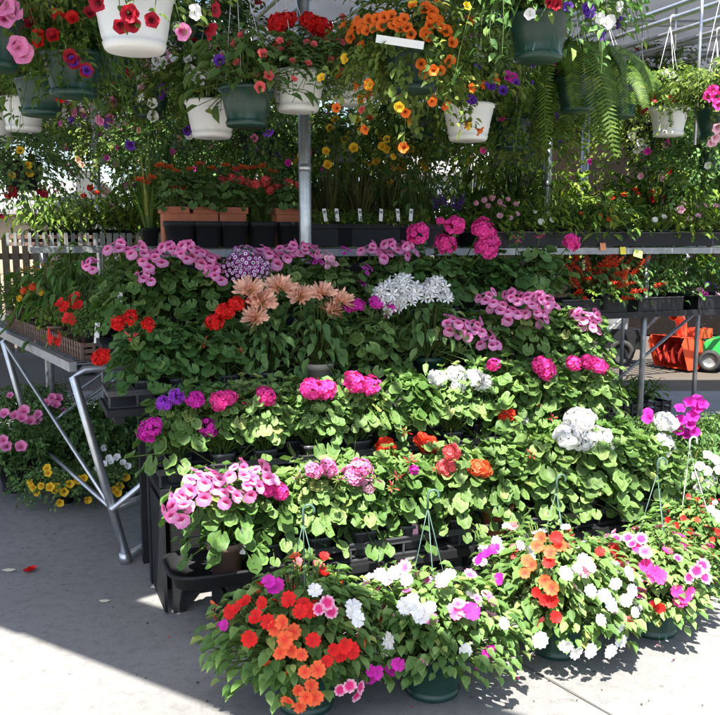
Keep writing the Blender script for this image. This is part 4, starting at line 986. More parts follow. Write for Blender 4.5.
# ---- plants on the ground under and behind the bench
GG = 'plants on the ground under the pipe bench'
def gp(px, y): p = at(px, 300, y); return V((p.x, p.y, 0))
loose('pot of pink petunias at the left picture edge on the ground', gp(8, 5.0), 'basin', BLACKP, 'petdark1', 1.0, 1.0, [('petunia', 'pink', 1.1, [(4, 413), (15, 415), (22, 417), (3, 440), (6, 446), (21, 446), (24, 410), (30, 420)])], .28, name='potted_petunia', group=GG)
loose('pot of pink petunias under the pipe bench behind its leg', gp(54, 5.5), 'basin', BLACKP, 'petdark2', 1.0, 1.0, [('petunia', 'pink', 1.0, [(37, 420), (52, 397), (58, 398), (38, 414), (56, 404), (47, 402)])], .28, name='potted_petunia', group=GG)
loose('pot of yellow bell flowers spreading over the ground by the bench leg', gp(56, 4.75), 'square', BLACKP, 'petdark3', .75, .6, [('bell', 'yellow', .8, [(33, 488), (36, 492), (48, 473), (47, 468), (55, 490), (57, 487), (70, 484), (78, 480), (84, 478), (50, 487), (60, 503), (88, 500), (64, 492), (41, 486), (30, 483)])], .2, name='potted_bell_flower', group=GG)
loose('pot of yellow bell flowers in the shade right of the bench leg', gp(116, 4.9), 'square', BLACKP, 'petdark1', .7, .6, [('bell', 'yellow', .8, [(114, 490), (120, 486), (126, 477), (118, 493)]), ('bell', 'white', .7, [(104, 464), (111, 461), (117, 457), (109, 458), (123, 462), (98, 468), (128, 466)])], .2, name='potted_bell_flower', group=GG)
loose('dark trailing plant under the pipe bench between the two yellow flowered pots', gp(90, 5.3), 'basin', BLACKP, 'petdark2', 1.0, 1.1, [('bell', 'white', .7, [(92, 452), (104, 448)])], .25, group=GG)
loose('dark leafy plant on the ground behind the bench braces', gp(112, 5.7), 'basin', BLACKP, 'petdark3', 1.0, 1.2, [], group=GG)
loose('dark leafy plant on the ground behind the pink petunias', gp(24, 6.1), 'basin', BLACKP, 'petdark1', 1.1, 1.2, [('petunia', 'pink', .8, [(10, 395), (64, 410)])], .3, group=GG)

# ================================================================ REAR BENCHES
def bench(label, s0, s1, t0, t1, z, legs, shelf=None, rot=True, name='tiered_bench'):
    o = empty(name, label, 'bench', st(s0, t0), ANG); L, D = s1 - s0, t1 - t0
    mb = MB(); mb.box((0, 0, z - .05), (L, .03, z - .01), DULLSTEEL); mb.box((0, D - .03, z - .05), (L, D, z - .01), GALV)
    for i in range(int(L / .12)): mb.box((.05 + i * .12, .031, z - .03), (.075 + i * .12, D - .031, z - .012), DULLSTEEL)
    link('top_deck', mb.mesh('top_deck', False), o)
    if shelf:
        zs, a = shelf; mb = MB(); mb.box((a, .0, zs - .05), (L, .03, zs - .01), BLACKP); mb.box((a, D - .03, zs - .05), (L, D, zs - .01), DULLSTEEL)
        for i in range(int((L - a) / .12)): mb.box((a + .05 + i * .12, .031, zs - .03), (a + .11 + i * .12, D - .031, zs - .012), BLACKP)
        link('lower_deck', mb.mesh('lower_deck', False), o)
    for i, x in enumerate(legs):
        for y in (.06, D - .06):
            mb = MB(); mb.tube([(x, y, 0), (x, y, z - .051)], .019, DULLSTEEL, 10); link('leg', mb.mesh('leg'), o)
        if i + 1 < len(legs):
            x2 = legs[i + 1]; ym = D - .10; zt = (shelf[0] - .08 if shelf and x >= shelf[1] else z - .1)
            mb = MB(); mb.tube([(x, ym, .12), (x2, ym, zt)], .013, DULLSTEEL, 8); link('brace', mb.mesh('brace'), o)
    return o
TB, ZB = 1.56, 1.46
sA = s_for(150, TB, ZB); sB = s_for(560, TB, ZB)
bench('long steel bench with two decks behind the display stand', sA, 4.3, TB, TB + .95, ZB, [.08, s_for(345, TB, 1) - sA, s_for(641, TB + .06, .5) - sA, 4.3 - sA - .2], (1.04, s_for(470, TB, 1.0) - sA))
s2a, s2b = s_for(30, 3.4, ZB), s_for(205, 3.4, ZB)
bench('steel bench in the left background with rows of slatted trays', s2a, s2b, 3.4, 4.4, ZB, [.1, 1.0, s2b - s2a - .1], (.80, 0.0))
bench('steel bench far at the back under the green shrubs', s_for(330, 4.0, ZB), s_for(790, 4.0, ZB), 4.0, 5.0, ZB - .05, [.1, 1.6, 3.2, 4.8])

CG = 'window boxes of coral geraniums'
for px, hd, lb in ((203, [(200, 190), (207, 187)], 'narrow terracotta pot of dark leaves with few coral blooms, second from the left'), (176, [(172, 187), (180, 185), (186, 189)], 'terracotta window box of coral geraniums at the left end of its row'), (231, [(222, 180), (231, 178), (240, 181), (247, 183)], 'terracotta window box of coral geraniums, third from the left'), (287, [(255, 184), (265, 181), (277, 185), (289, 182), (298, 186), (270, 190)], 'terracotta window box of coral geraniums beside the steel post')):
    potted(lb, px, TB + .27, ZB + .0, 'deepbox', TERRA, 'gerdark1', .9, [('geranium', 'coral', .62, hd)], dt=.02, name='window_box', cat='window box', group=CG)
BP = 'black pots on the long bench'
for i, (px, lb) in enumerate(((180, 'empty square black pot at the left end of the long bench'), (207, 'square black pot in front of the left and middle window boxes'), (233, 'square black pot right below the middle window box'), (262, 'square black pot left of the window box by the post'), (290, 'square black pot right below the window box by the post'))):
    o = link('black_pot', None) if False else None
    root = empty('black_pot', lb, 'pot', st(s_for(px, TB + .08, ZB), TB + .08, ZB), ANG, BP)
    key = 'bigsq'
    if key not in POT:
        mb = MB(); mb.lathe([(0, 0), (.050, 0), (.054, .004), (.064, .080), (.069, .082), (.071, .102), (.066, .102), (.062, .08), (0, .08)], BLACKP, 20, sq=.8); mb.disc(.060, .083, SOIL, 20, .8); POT[key] = mb.mesh('pot')
    link('pot', POT[key], root, mtx=Matrix.Diagonal((1.18, 1.0, 1.36, 1)))
TAGX = [325, 337, 360, 381, 398, 411]
for i, (px, lb) in enumerate(((326, 'pot of grassy seedlings with a white tag, nearest right of the steel post'), (358, 'pot of grassy seedlings with a white tag, second from the steel post'), (390, 'pot of grassy seedlings with white tags, third from the steel post'), (418, 'pot of low seedlings with a white tag behind the hot pink geranium'))):
    r_ = potted(lb, px, TB + .10, ZB, 'box', BLACKP, 'low%d' % (i % 3 + 1), .8, (), name='seedling_pot', cat='seedling pot', group='seedling pots with white tags')
    inv = r_.matrix_basis.inverted() if False else (Matrix.Translation(r_.location) @ Matrix.Rotation(ANG, 4, 'Z')).inverted()
    for tx in ([325, 337], [360], [381, 398], [411])[i]:
        o = link('tag', tag_mesh(), r_); o.location = inv @ on_t(tx, 215, TB + .05); o.rotation_euler = (-.15, rnd.uniform(-.15, .15), rnd.uniform(-.1, .3)); o.scale = (.95, 1, .72)
def b1(label, px, dt2, fol, sc_, zsc=None, heads=(), rand=None, pot='square', pmat=None, z=ZB, group='green plants on the long bench', hd=.1, **kw):
    return potted(label, px, TB + dt2, z, pot, pmat or BLACKP, fol, sc_ * 1.15, heads, hd, rand, group=group, zsc=(zsc or sc_) * 1.2, **kw)
LG = 'orange lilies behind the window boxes'
for i, (px, hd) in enumerate(((150, [(139, 180), (146, 183), (152, 178)]), (176, [(160, 166), (168, 168), (176, 172)]), (204, [(190, 170), (200, 165), (212, 169)]), (234, [(225, 166), (235, 170), (243, 168)]), (264, [(252, 169), (262, 167), (272, 172)]))):
    lb = ['orange lily at the left end of the row behind the window boxes', 'orange lily above the left window box', 'orange lily between the left and middle window boxes', 'orange lily above the middle window box', 'orange lily nearest the steel post'][i]
    b1(lb, px, .62, 'blades%d' % (i % 3 + 1), 1.1, 1.15, [('lily', 'orange', .6, hd)], group=LG, name='potted_lily')
for i, (px, lb) in enumerate(((330, 'bronze leaved grass right of the steel post'), (358, 'bronze leaved grass at the middle of its clump'), (388, 'bronze leaved grass left of the speckled shrub'))):
    b1(lb, px, .42, 'bronze%d' % (i % 3 + 1), 1.15, 1.1, group='bronze grasses on the long bench', name='potted_grass')
b1('dark speckled shrub between the bronze grasses and the pale pink flowers', 422, .45, 'shrubdark1', 1.35, 1.35, rand=[('buds', 'palepink', .6, 6)], name='potted_shrub')
b1('low purple leaved plant with violet spikes behind the hot pink geranium', 452, .25, 'low2', 1.3, 1.1, [('spike', 'violet', .8, [(436, 208), (445, 205), (452, 207), (460, 204), (440, 203), (457, 210)])], name='potted_sage')
b1('bright green plant dotted with pale pink flowers', 492, .2, 'low3', 1.6, 1.3, [('geranium', 'palepink', .38, [(476, 203), (484, 200), (492, 198), (500, 202), (508, 199), (516, 204), (488, 206), (503, 207)])], name='potted_impatiens')
b1('bright low green plant left of the thin steel post', 524, .12, 'low1', 1.6, 1.3, [('geranium', 'white', .3, [(535, 212), (548, 214)])])
b1('bright low green plant right of the thin steel post', 562, .12, 'low2', 1.5, 1.3, [('geranium', 'orange', .25, [(581, 213)])])
b1('dark leaved plant dotted with small orange red blooms on the long bench', 618, .14, 'mum1', 1.1, .85, [('pompon', 'orangered', .9, [(612, 198), (624, 195), (635, 190), (638, 194), (652, 192)])], name='potted_plant')
b1('dark glossy plant left of the one with orange red blooms', 590, .14, 'mum2', 1.0, .8, [('pompon', 'orangered', .7, [(598, 205)])], name='potted_plant')
b1('light green bedding plant with pink and white flowers at the right', 672, .12, 'low3', 1.5, 1.4, [('impatiens', 'palepink', 1.0, [(683, 204), (687, 216), (705, 206), (696, 206), (678, 210)])])
b1('light green bedding plant at the right picture edge', 712, .12, 'low1', 1.5, 1.4, [('impatiens', 'palepink', .9, [(716, 206)])])
b1('low green bedding plant in front of the orange red blooms', 640, .06, 'low2', 1.1, .9)
for i, (px, d_, f, s_, z_, lb) in enumerate(((470, .62, 'shrub1', 1.3, 1.2, 'leafy shrub behind the pale pink flowers'), (512, .66, 'shrub2', 1.3, 1.15, 'leafy shrub behind the low plant left of the thin post'), (556, .55, 'tall1', 1.0, .75, 'bright leafy plant under the hanging fern'), (596, .55, 'tall2', 1.0, .8, 'bright leafy plant behind the dark glossy one'), (655, .5, 'tall3', 1.1, 1.0, 'tallest bright green plant at the right behind the orange red blooms'), (692, .5, 'tall1', 1.1, .95, 'tall bright green plant behind the pink and white bedding plant'), (728, .5, 'tall2', 1.1, 1.0, 'tall bright green plant cut by the right picture edge'), (625, .72, 'tall3', .9, .7, 'pale green plant half hidden behind the dark leaved ones'))):
    b1(lb, px, d_, f, s_ * 1.3, z_ * 1.45)
mb = MB()
for (x0, y0, x1, y1) in ((-.30, 0, .30, .006), (-.30, .234, .30, .24), (-.30, .0065, -.294, .2335), (.294, .0065, .30, .2335)): mb.box((x0, y0, 0), (x1, y1, .085), BLACKP)
mb.box((-.306, -.006, .0855), (.306, .246, .091), TRAYP) if False else [mb.box((-.306, a, .0855), (.306, a + .014, .091), TRAYP) for a in (-.007, .233)]
mb.box((-.293, .007, .0), (.293, .233, .004), BLACKP)
SOLID = mb.mesh('plant_tray', False)
for i, (px, d_, hd, lb) in enumerate(((506, .10, [('impatiens', 'palepink', .8, [(500, 216), (510, 218), (517, 214)])], 'low bright plant with tiny pink flowers at the tray edge below the pale pink ones'), (545, .06, [('impatiens', 'white', .8, [(552, 220), (541, 222)])], 'low bright plant at the tray edge just left of the thin steel post'), (578, .07, [], 'low lime plant at the tray edge right of the thin steel post'), (606, .06, [('pompon', 'orange', .8, [(600, 216), (609, 219)])], 'low plant with two orange flowers at the tray edge'), (660, .06, [('impatiens', 'white', .8, [(655, 220), (664, 217)])], 'low lime plant with white flowers at the tray edge under the tallest plants'), (694, .06, [('impatiens', 'palepink', .8, [(690, 219), (698, 216)])], 'low lime plant with pale flowers at the tray edge near the right picture edge'))):
    b1(lb, px, d_, ('lime%d' if i % 2 else 'low%d') % (i % 3 + 1), 1.45, 1.1 if i % 2 else 1.5, hd)
# front black trays on the right half of the long bench
for i, (px, lb) in enumerate(((520, 'black bench tray under the low plant left of the thin post'), (585, 'black bench tray under the dark glossy plant'), (650, 'black bench tray under the light bedding plant with pink flowers'), (712, 'black bench tray at the right picture edge'))):
    o = link('plant_tray', SOLID); o.location = st(s_for(px, TB + .02, ZB), TB + .008, ZB); o.rotation_euler = (0, 0, ANG); tag(o, lb, 'plant tray', 'black trays on the long bench')
# price cards hung on the bench edge
for px, py, mat, lb in ((638, 254, plain('yellow_green_card', (.62, .72, .15), .5), 'yellow green price card hanging from the long bench edge'), (623, 251, plain('yellow_card', (.8, .66, .04), .5), 'small yellow price card beside the yellow green one'), (603, 247, plain('orange_card', (.72, .25, .1), .5), 'small orange price card right of the hot pink flower head')):
    mb = MB(); w = .036 if px == 638 else .022; mb.box((-w, -.001, -.022), (w, .001, .026), mat); o = link('price_card', mb.mesh('price_card', False)); o.location = on_t(px, py, TB - .008); o.rotation_euler = (-.2, .25 if px == 638 else 0, ANG); tag(o, lb, 'price card', 'price cards on the long bench')
# ---- lower deck, right
LD = 'plants on the lower deck of the long bench'
def ld(label, px, d_, fol, sc_, zsc=None, heads=(), rand=None, **kw): return b1(label, px, d_, fol, sc_ * 1.3, (zsc or sc_) * 1.55, heads, rand, z=1.045, group=LD, **kw)
ld('red salvia with crowded scarlet spikes on the lower deck', 590, .14, 'mum1', .9, .6, [('spike', 'orangered', .85, [(570, 272), (575, 286), (584, 281), (593, 276), (600, 268), (606, 281), (598, 287), (586, 264), (604, 265), (572, 280), (580, 276), (588, 272), (596, 280), (602, 274), (590, 284), (578, 286)])], hd=.05, name='potted_salvia', rand=[('spike', 'orangered', .85, 16)])
ld('red salvia left of the dark feathery plants on the lower deck', 618, .16, 'mum2', .9, .7, [('spike', 'orangered', .85, [(608, 272), (616, 276), (624, 270), (632, 277), (612, 265), (620, 281), (628, 263), (636, 270), (640, 279), (612, 282), (622, 284), (600, 290)])], hd=.05, name='potted_salvia', rand=[('spike', 'orangered', .85, 16)])
ld('dark feathery plant right of the red salvias', 646, .12, 'shrubdark2', .75, .55)
ld('dark feathery plant in the middle of the lower deck with a white bloom', 672, .12, 'shrubdark3', .75, .55, [('impatiens', 'white', .9, [(676, 292)])], hd=.05)
ld('magenta and lilac petunia at the right end of the lower deck', 706, .12, 'shrubdark1', .75, .5, [('petunia', 'magenta', .85, [(704, 294), (710, 291), (712, 302), (700, 298), (716, 308)]), ('petunia', 'violet', .8, [(708, 284), (716, 286)]), ('petunia', 'palepink', .8, [(718, 294), (700, 290)])], hd=.05, name='potted_petunia')
ld('yellow green low plant in front of the red salvias', 604, .03, 'low1', 1.0, .5)
for i, (px, lb) in enumerate(((578, 'bright lime plant behind the left red salvia'), (612, 'bright lime plant behind the right red salvia'), (648, 'bright lime plant under the yellow green price card'), (684, 'bright lime plant behind the dark feathery middle plant'), (718, 'bright lime plant behind the magenta petunia'))):
    ld(lb, px, .58, 'tall%d' % (i % 3 + 1), .85, .52)
for px, lb in ((600, 'black tray under the red salvias'), (662, 'black tray under the dark feathery plants'), (716, 'black tray under the magenta and lilac petunia')):
    o = link('plant_tray', SOLID); o.location = st(s_for(px, TB + .02, 1.05), TB + .008, 1.032); o.rotation_euler = (0, 0, ANG); tag(o, lb, 'plant tray', 'black trays on the lower deck')
# ---- seedling crate near the ground on the right
cr = at(628, 405, 6.2); cz = cr.z - .10
o = empty('plant_crate', 'black slatted crate of lime seedlings on a low rack at the right', 'plant crate', (cr.x, cr.y, 0), ANG)
mb = MB(); L, D = .78, .42
for z in (.0, .045, .09):
    for a_, b_ in (((-L/2, 0), (L/2, 0)), ((L/2, 0), (L/2, D)), ((L/2, D), (-L/2, D)), ((-L/2, D), (-L/2, 0))): bar(mb, (*a_, cz + z), (*b_, cz + z), .008, .026, BLACKP)
for k in range(12): mb.box((-L/2 + L * k / 11 - .008, -.012, cz - .02), (-L/2 + L * k / 11 + .008, -.006, cz + .11), BLACKP)
mb.box((-L/2, 0, cz - .02), (L/2, D, cz - .014), BLACKP); link('crate', mb.mesh('crate', False), o)
for x in (-L/2 + .05, L/2 - .05):
    for y in (.05, D - .05):
        mb = MB(); mb.tube([(x, y, 0), (x, y, cz - .021)], .016, DULLSTEEL, 8); link('leg', mb.mesh('leg'), o)
for i, (dx, lb) in enumerate(((-.28, 'lime seedlings at the left of the black crate'), (0.0, 'lime seedlings in the middle of the black crate'), (.28, 'lime seedlings at the right of the black crate'))):
    p = V((cr.x, cr.y, cz - .012)) + E1 * dx + E2 * .2; loose(lb, p, 'square', BLACKP, 'lime%d' % (i % 3 + 1), 1.6, 1.15, group='seedlings in the black crate', name='potted_seedling', rz=ANG)
# ---- flowers on the ground at the right
RGp = 'flower pots on the ground at the right'
loose('pot of magenta petunias on the ground behind the white geranium', gp(690, 4.9), 'basin', BLACKP, 'petdark1', .9, 1.2, [('petunia', 'magenta', 1.15, [(690, 402), (697, 408), (681, 420), (690, 424), (678, 430), (698, 399), (686, 434), (693, 416), (680, 408), (703, 404), (695, 432), (672, 421), (648, 418)])], .25, name='potted_petunia', group=RGp)
loose('pot of small white petunias at the right picture edge', gp(710, 4.4), 'basin', BLACKP, 'petdark2', .9, 1.0, [('bell', 'white', .9, [(700, 466), (707, 471), (712, 480), (716, 460), (704, 484), (697, 476), (719, 470), (708, 455), (699, 488)])], .22, name='potted_petunia', group=RGp)
loose('pot of dark leaves on the ground behind the pale green hook', gp(740, 5.2), 'basin', BLACKP, 'petdark3', .9, 1.1, [('bell', 'white', .9, [(712, 452)])], .22, group=RGp)
loose('dark leafy pot on the ground left of the magenta petunias', gp(650, 5.3), 'basin', BLACKP, 'petdark2', .9, 1.0, [('petunia', 'magenta', 1.0, [(648, 412), (664, 418)])], .25, group=RGp)
# ---- bedding plants in slatted trays on the left rear bench
for i in range(5):
    px = 42 + i * 33; s = s_for(px, 3.45, ZB)
    if i in (0, 1, 2, 3):
        mb = MB()
        for z in (0, .05):
            mb.box((-.26, -.006, z), (.26, 0, z + .025), BROWNP); mb.box((-.26, .22, z), (.26, .226, z + .025), BROWNP)
        for k in range(12): mb.box((-.26 + .52 * k / 11 - .010, -.012, 0), (-.26 + .52 * k / 11 + .010, -.0065, .09), DULLSTEEL)
        mb.box((-.26, .001, 0), (.26, .219, .004), BROWNP)
        o = link('slatted_tray', mb.mesh('slatted_tray', False)); o.location = st(s_for(48 + i * 43, 3.45, ZB), 3.45, ZB); o.rotation_euler = (0, 0, ANG)
        tag(o, ['grey slatted tray at the left end of the left rear bench', 'grey slatted tray second from the left on the rear bench', 'grey slatted tray left of the coral window boxes on the rear bench', 'grey slatted tray half hidden behind the coral window boxes'][i], 'plant tray', 'slatted trays on the left rear bench')
for i, (px, lb) in enumerate(((36, 'lime green bedding plant at the left end of the rear bench'), (54, 'grassy lime bedding plant second on the rear bench'), (73, 'lime bedding plant third on the rear bench, dark stemmed'), (92, 'lime bedding plant with red flowers above it on the rear bench'), (110, 'tallest lime bedding plant on the rear bench'), (128, 'lime bedding plant left of the orange lilies on the rear bench'), (147, 'bedding plant under the left orange lily on the rear bench'))):
    hd = [('geranium', 'red', .5, [(84, 196), (96, 193), (90, 188)])] if i == 3 else ([('petunia', 'palepink', .8, [(112, 205), (117, 210)])] if i == 4 else ())
    potted(lb, px, 3.56, ZB + .005, 'square', BLACKP, 'lime%d' % (i % 3 + 1), 1.5, hd, .02, group='bedding plants on the left rear bench', name='bedding_plant')
for i, (px, lb) in enumerate(((44, 'dark leafy pot on the lower deck of the left rear bench, leftmost'), (88, 'dark leafy pot on the lower deck of the left rear bench with white flowers'), (130, 'dark leafy pot on the lower deck of the left rear bench behind pink pelargoniums'))):
    potted(lb, px, 3.7, .805, 'round', BLACKP, 'shrubdark%d' % (i + 1), 1.0, (), .05, rand=[('geranium', 'white', .3, 5)] if i == 1 else None, group='dark pots below the left rear bench')
# ---- shrubs on the far bench
for i, (px, f, s_, z_, lb) in enumerate(((345, 'shrubdark1', 1.6, 1.3, 'dark shrub on the far bench right of the steel post'), (392, 'shrub3', 1.6, 1.25, 'leafy shrub on the far bench behind the bronze grasses'), (440, 'shrubdark2', 1.5, 1.1, 'dark shrub on the far bench behind the speckled shrub'), (486, 'shrub1', 1.6, 1.1, 'leafy shrub on the far bench behind the pale pink flowers'), (534, 'shrub2', 1.6, 1.15, 'leafy shrub on the far bench left of the fern fronds'), (582, 'shrub3', 1.5, 1.0, 'leafy shrub on the far bench behind the fern fronds'), (690, 'shrub1', 1.6, 1.2, 'leafy shrub on the far bench at the right'), (735, 'shrubdark3', 1.6, 1.2, 'dark shrub on the far bench cut by the right picture edge'))):
    potted(lb, px, 4.4, ZB - .05, 'round', BLACKP, f, s_ * 1.15, (), group='shrubs on the far bench', zsc=z_ * 1.45, name='potted_shrub')
# ---- tall potted bushes on the ground behind the benches
for px, y, f, s_, z_, lb in ((150, 7.6, 1, .9, .95, 'tall dark bush on the ground behind the left orange lilies'), (192, 8.2, 2, 1.0, 1.1, 'tall dark bush on the ground behind the left coral window box'), (236, 7.7, 3, .95, 1.0, 'tall dark bush on the ground behind the middle coral window box'), (278, 8.3, 1, 1.0, 1.1, 'tall dark bush on the ground left of the steel post'),
    (322, 7.8, 2, .95, 1.0, 'tall dark bush on the ground right of the steel post'), (362, 8.4, 3, 1.0, 1.05, 'tall dark bush on the ground behind the bronze grasses'), (404, 7.9, 1, .85, .95, 'tall dark bush on the ground behind the speckled shrub'), (470, 8.4, 2, .8, .82, 'shorter dark bush on the ground behind the pale pink flowers'), (84, 9.6, 3, .7, .7, 'small dark bush on the ground behind the left rear bench')):
    loose(lb, gp(px, y), 'basin', BLACKP, 'bush%d' % f, s_ * 1.1, z_ * 1.42, group='tall bushes on the ground behind the benches', name='potted_bush', cat='potted bush', potscale=1.4)
# ---- fallen blossom
mb = MB(); petal_fan(mb, Matrix.Translation((0, 0, .006)), .03, 5, pm('red'), rnd, 1.1, .35, .1); petal_fan(mb, Matrix.Translation((.012, .01, .012)), .022, 5, pm('red'), rnd, 1.1, .6, .1)
o = link('fallen_blossom', mb.mesh('fallen_blossom')); o.location = gz(29, 572, .0); tag(o, 'red blossom fallen on the shaded concrete at the left', 'blossom')
for px, py, lb in ((157, 588, 'white petal lying on the concrete by the bench foot'), (183, 580, 'white petal lying close to the black stand'), (9, 571, 'white petal at the left picture edge on the concrete'), (104, 602, 'small white petal alone on the shaded concrete')):
    mb = MB(); r_ = random.Random(px); n = 7; w = .032 if px != 104 else .022  # thin white patches painted in as spots of sunlight
    vs = [V((w * r_.uniform(.7, 1.2) * math.cos(6.283 * k / n), w * .7 * r_.uniform(.6, 1.1) * math.sin(6.283 * k / n), .003 + r_.uniform(0, .005))) for k in range(n)]
    mb.add(vs + [v + V((0, 0, .0012)) for v in vs], [tuple(range(n))[::-1], tuple(range(n, 2 * n))] + [(k, (k + 1) % n, n + (k + 1) % n, n + k) for k in range(n)], pm('white'))
    o = link('painted_sun_spot', mb.mesh('painted_sun_spot', False)); o.location = gz(px, py, 0); tag(o, lb, 'sun spot', 'painted sun spots on the concrete')

# ---- litter on the pavement
mb = MB(); r_ = random.Random(5)
for i in range(90):
    if i < 62: q = gz(r_.uniform(190, 715), r_.uniform(585, 712)); 
    else: q = gz(r_.uniform(0, 240), r_.uniform(470, 700))
    w = r_.uniform(.002, .006) * (1.6 if i % 7 == 0 else 1); a = r_.uniform(0, 6.28); m_ = SOIL if i % 5 else (pm('pink'), pm('white'), pm('red'), LEAF['geranium'])[i // 5 % 4]
    n = 6; vs = [q + V((w * r_.uniform(.6, 1.2) * math.cos(a + 6.283 * k / n), w * r_.uniform(.5, 1.1) * math.sin(a + 6.283 * k / n), .0045 + r_.uniform(0, .002))) for k in range(n)]
    mb.add(vs + [q + V((0, 0, .006 + w * .5))], [(k, (k + 1) % n, n) for k in range(n)], m_)
tag(link('litter', mb.mesh('litter', False)), 'scattered soil crumbs and petal scraps on the concrete', kind='stuff')

# ================================================================ HANGING BASKETS
HB = []
def basket(label, px, py, y, pot, pmat, fol, sc_=1.0, zsc=None, heads=(), rand=None, psc=1.0, wire=None, dy=.2, R=None, hdz=.0):
    """py = picture row of the pot's foot"""
    b = at(px, py, y); root = empty('hanging_basket' if not fol.startswith('fern') else 'fern_basket', label, 'hanging basket', b, rnd.uniform(0, 6.28) * 0, 'flower baskets hanging from the canopy rails')
    rr = random.Random(hash_s(label))
    link('pot', pot_mesh(pot, pmat), root, mtx=Matrix.Scale(psc, 4)); h = POT_H[pot] * psc
    me, pts = FOLK(fol); R3 = Matrix.Rotation(rr.uniform(0, 6.28), 4, 'Z')
    FM = Matrix.Translation((0, 0, h)) @ R3 @ Matrix.Diagonal((sc_, sc_, zsc or sc_, 1)); link('foliage', me, root, mtx=FM)
    c = b + V((0, 0, h + .04)); sprigs = []
    for kind, col, size, pix in heads:
        for (x, z) in pix:
            w = bloom_spot(c, (R or .25 * sc_), x, z, y); q = w - b; n = (w - c).normalized() + V((0, -.5, .1)) + rv(rr, .3)
            put_flower(root, kind, col, q, n, size, HEADNAME.get(kind, 'flower'))
            if kind != 'geranium': sprigs.append(q)
    if sprigs:                                                          # the trailing shoots that carry these flowers
        mb = MB()
        for q in sprigs:
            az = math.atan2(q.y, q.x) + rr.uniform(-.3, .3); rim = V((math.cos(az) * .10, math.sin(az) * .10, h + .01)); up_ = V((math.cos(az) * .15, math.sin(az) * .15, max(h + .05, q.z - .01)))
            path = [rim, rim.lerp(up_, .6), up_, up_.lerp(q, .5) + V((math.cos(az), math.sin(az), .3)) * .02, q - V((0, -.012, .01))]
            mb.tube(path, [.0022, .002, .0018, .0014, .001], STEM, 4, False)
            for j in range(12):
                u = rr.uniform(.8, 3.95); k_ = int(u); pt = path[k_].lerp(path[k_ + 1], u - k_) + rv(rr, .012)
                leaf_ovate(mb, frame(pt, V((math.cos(az), math.sin(az), .8)) + rv(rr, .5), rv(rr) + V((0, 0, -.4))), .034 * rr.uniform(.6, 1.2), .02, LEAF['petunia'], rr)
        link('trailing_shoot', mb.mesh('trailing_shoot'), root)
    for kind, col, size, cnt in (rand or ()):
        for _ in range(int(cnt * 1.5)):
            if not pts: break
            for _t in range(5):
                q, n = pts[rr.randrange(len(pts))]
                if (R3.to_3x3() @ n).y < .25: break
            put_flower(root, kind, col, FM @ q, R3.to_3x3() @ n + V((0, -.3, 0)) + rv(rr, .4), size, HEADNAME.get(kind, 'flower'))
    HB.append((root, b, psc, wire or WIRE)); return root
P, BL = 'petunia', 'bell'
basket('white swirl ribbed basket of dark red petunias hanging nearest the viewer', 135, 52, 2.75, 'swirl', WHITEP, 'open1', .95, 1.0, [(P, 'darkred', .85, [(130, 13), (121, 26), (128, 15), (97, 3), (132, 24), (152, 20)]), (P, 'white', .8, [(195, 12)]), (P, 'darkred', .8, [(216, 10), (218, 33), (213, 35)]), (P, 'pink', .9, [(183, 32)])], rand=[(P, 'darkred', .8, 8)], R=.27)
basket('dark green basket of red petunias with a trailing crown, left of the white ribbed one', 74, 97, 3.5, 'basin', GREENP, 'cur1', 1.0, 1.1, [(P, 'red', .8, [(58, 14), (72, 17), (53, 35), (30, 7), (38, 41), (38, 35)]), (P, 'darkred', .85, [(52, 34), (70, 56), (86, 70), (30, 22), (74, 62), (90, 12)]), (P, 'violet', .7, [(73, 61), (87, 70), (46, 4)])], R=.30)
basket('basket of large pink petunias cut by the top left corner', -10, 70, 3.1, 'basin', GREENP, 'pet3', .9, 1.1, [(P, 'pink', 1.25, [(3, 4), (4, 17), (18, 46), (22, 52), (12, 10)])], R=.28)
basket('dark green basket half hidden behind the red petunia basket', 106, 79, 4.0, 'basin', GREENP, 'open1', .95, 1.0, rand=[(P, 'magenta', .7, 6), (P, 'darkred', .7, 5)])
basket('dark green basket of plain green leaves in the left row', 42, 116, 4.15, 'basin', GREENP, 'coleus1', .95, .9, [], rand=[(BL, 'white', .6, 4)])
basket('white basket below the dark green ones in the left row', 24, 131, 4.7, 'basin', WHITEP, 'pet1', .9, .9, rand=[(P, 'white', .7, 5)])
basket('white basket farthest left, cut by the picture edge', -2, 142, 5.2, 'basin', WHITEP, 'pet2', .9, .9, rand=[(P, 'red', .7, 4)])
basket('dark green basket of broad leaves with one violet flower left of the post', 247, 127, 3.85, 'basin', GREENP, 'coleus2', .95, 1.05, [(P, 'violet', .8, [(219, 60), (278, 155)]), (BL, 'coral', .8, [(263, 53), (269, 75), (260, 87)])], R=.24)
basket('white basket with small white and purple flowers left of the broad leaved one', 212, 138, 4.25, 'swirl', WHITEP, 'open3', .95, 1.0, [(BL, 'violet', 1.0, [(219, 59), (155, 87), (160, 88), (127, 94)]), (BL, 'white', 1.0, [(195, 75), (200, 80), (190, 70)])], rand=[(BL, 'white', .9, 14), (BL, 'palepink', .9, 6)])
basket('white basket with red geranium heads above trailing leaves, beside the steel post', 298, 112, 3.95, 'swirl', WHITEP, 'cur2', 1.45, .62, [('geranium', 'red', .95, [(270, 9), (283, 6), (276, 14)]), ('geranium', 'red', .95, [(313, 5), (323, 9), (330, 8)])], rand=[(BL, 'coral', .55, 26)], R=.2)
basket('white basket veiled by twiggy trailing stems with coral flowers', 355, 105, 4.3, 'swirl', WHITEP, 'cur3', 1.5, .95, [(BL, 'coral', .6, [(376, 70), (402, 68), (396, 49), (414, 58), (341, 71), (330, 50), (362, 110)]), (P, 'magenta', .7, [(400, 97)])], rand=[(BL, 'coral', .55, 26)])
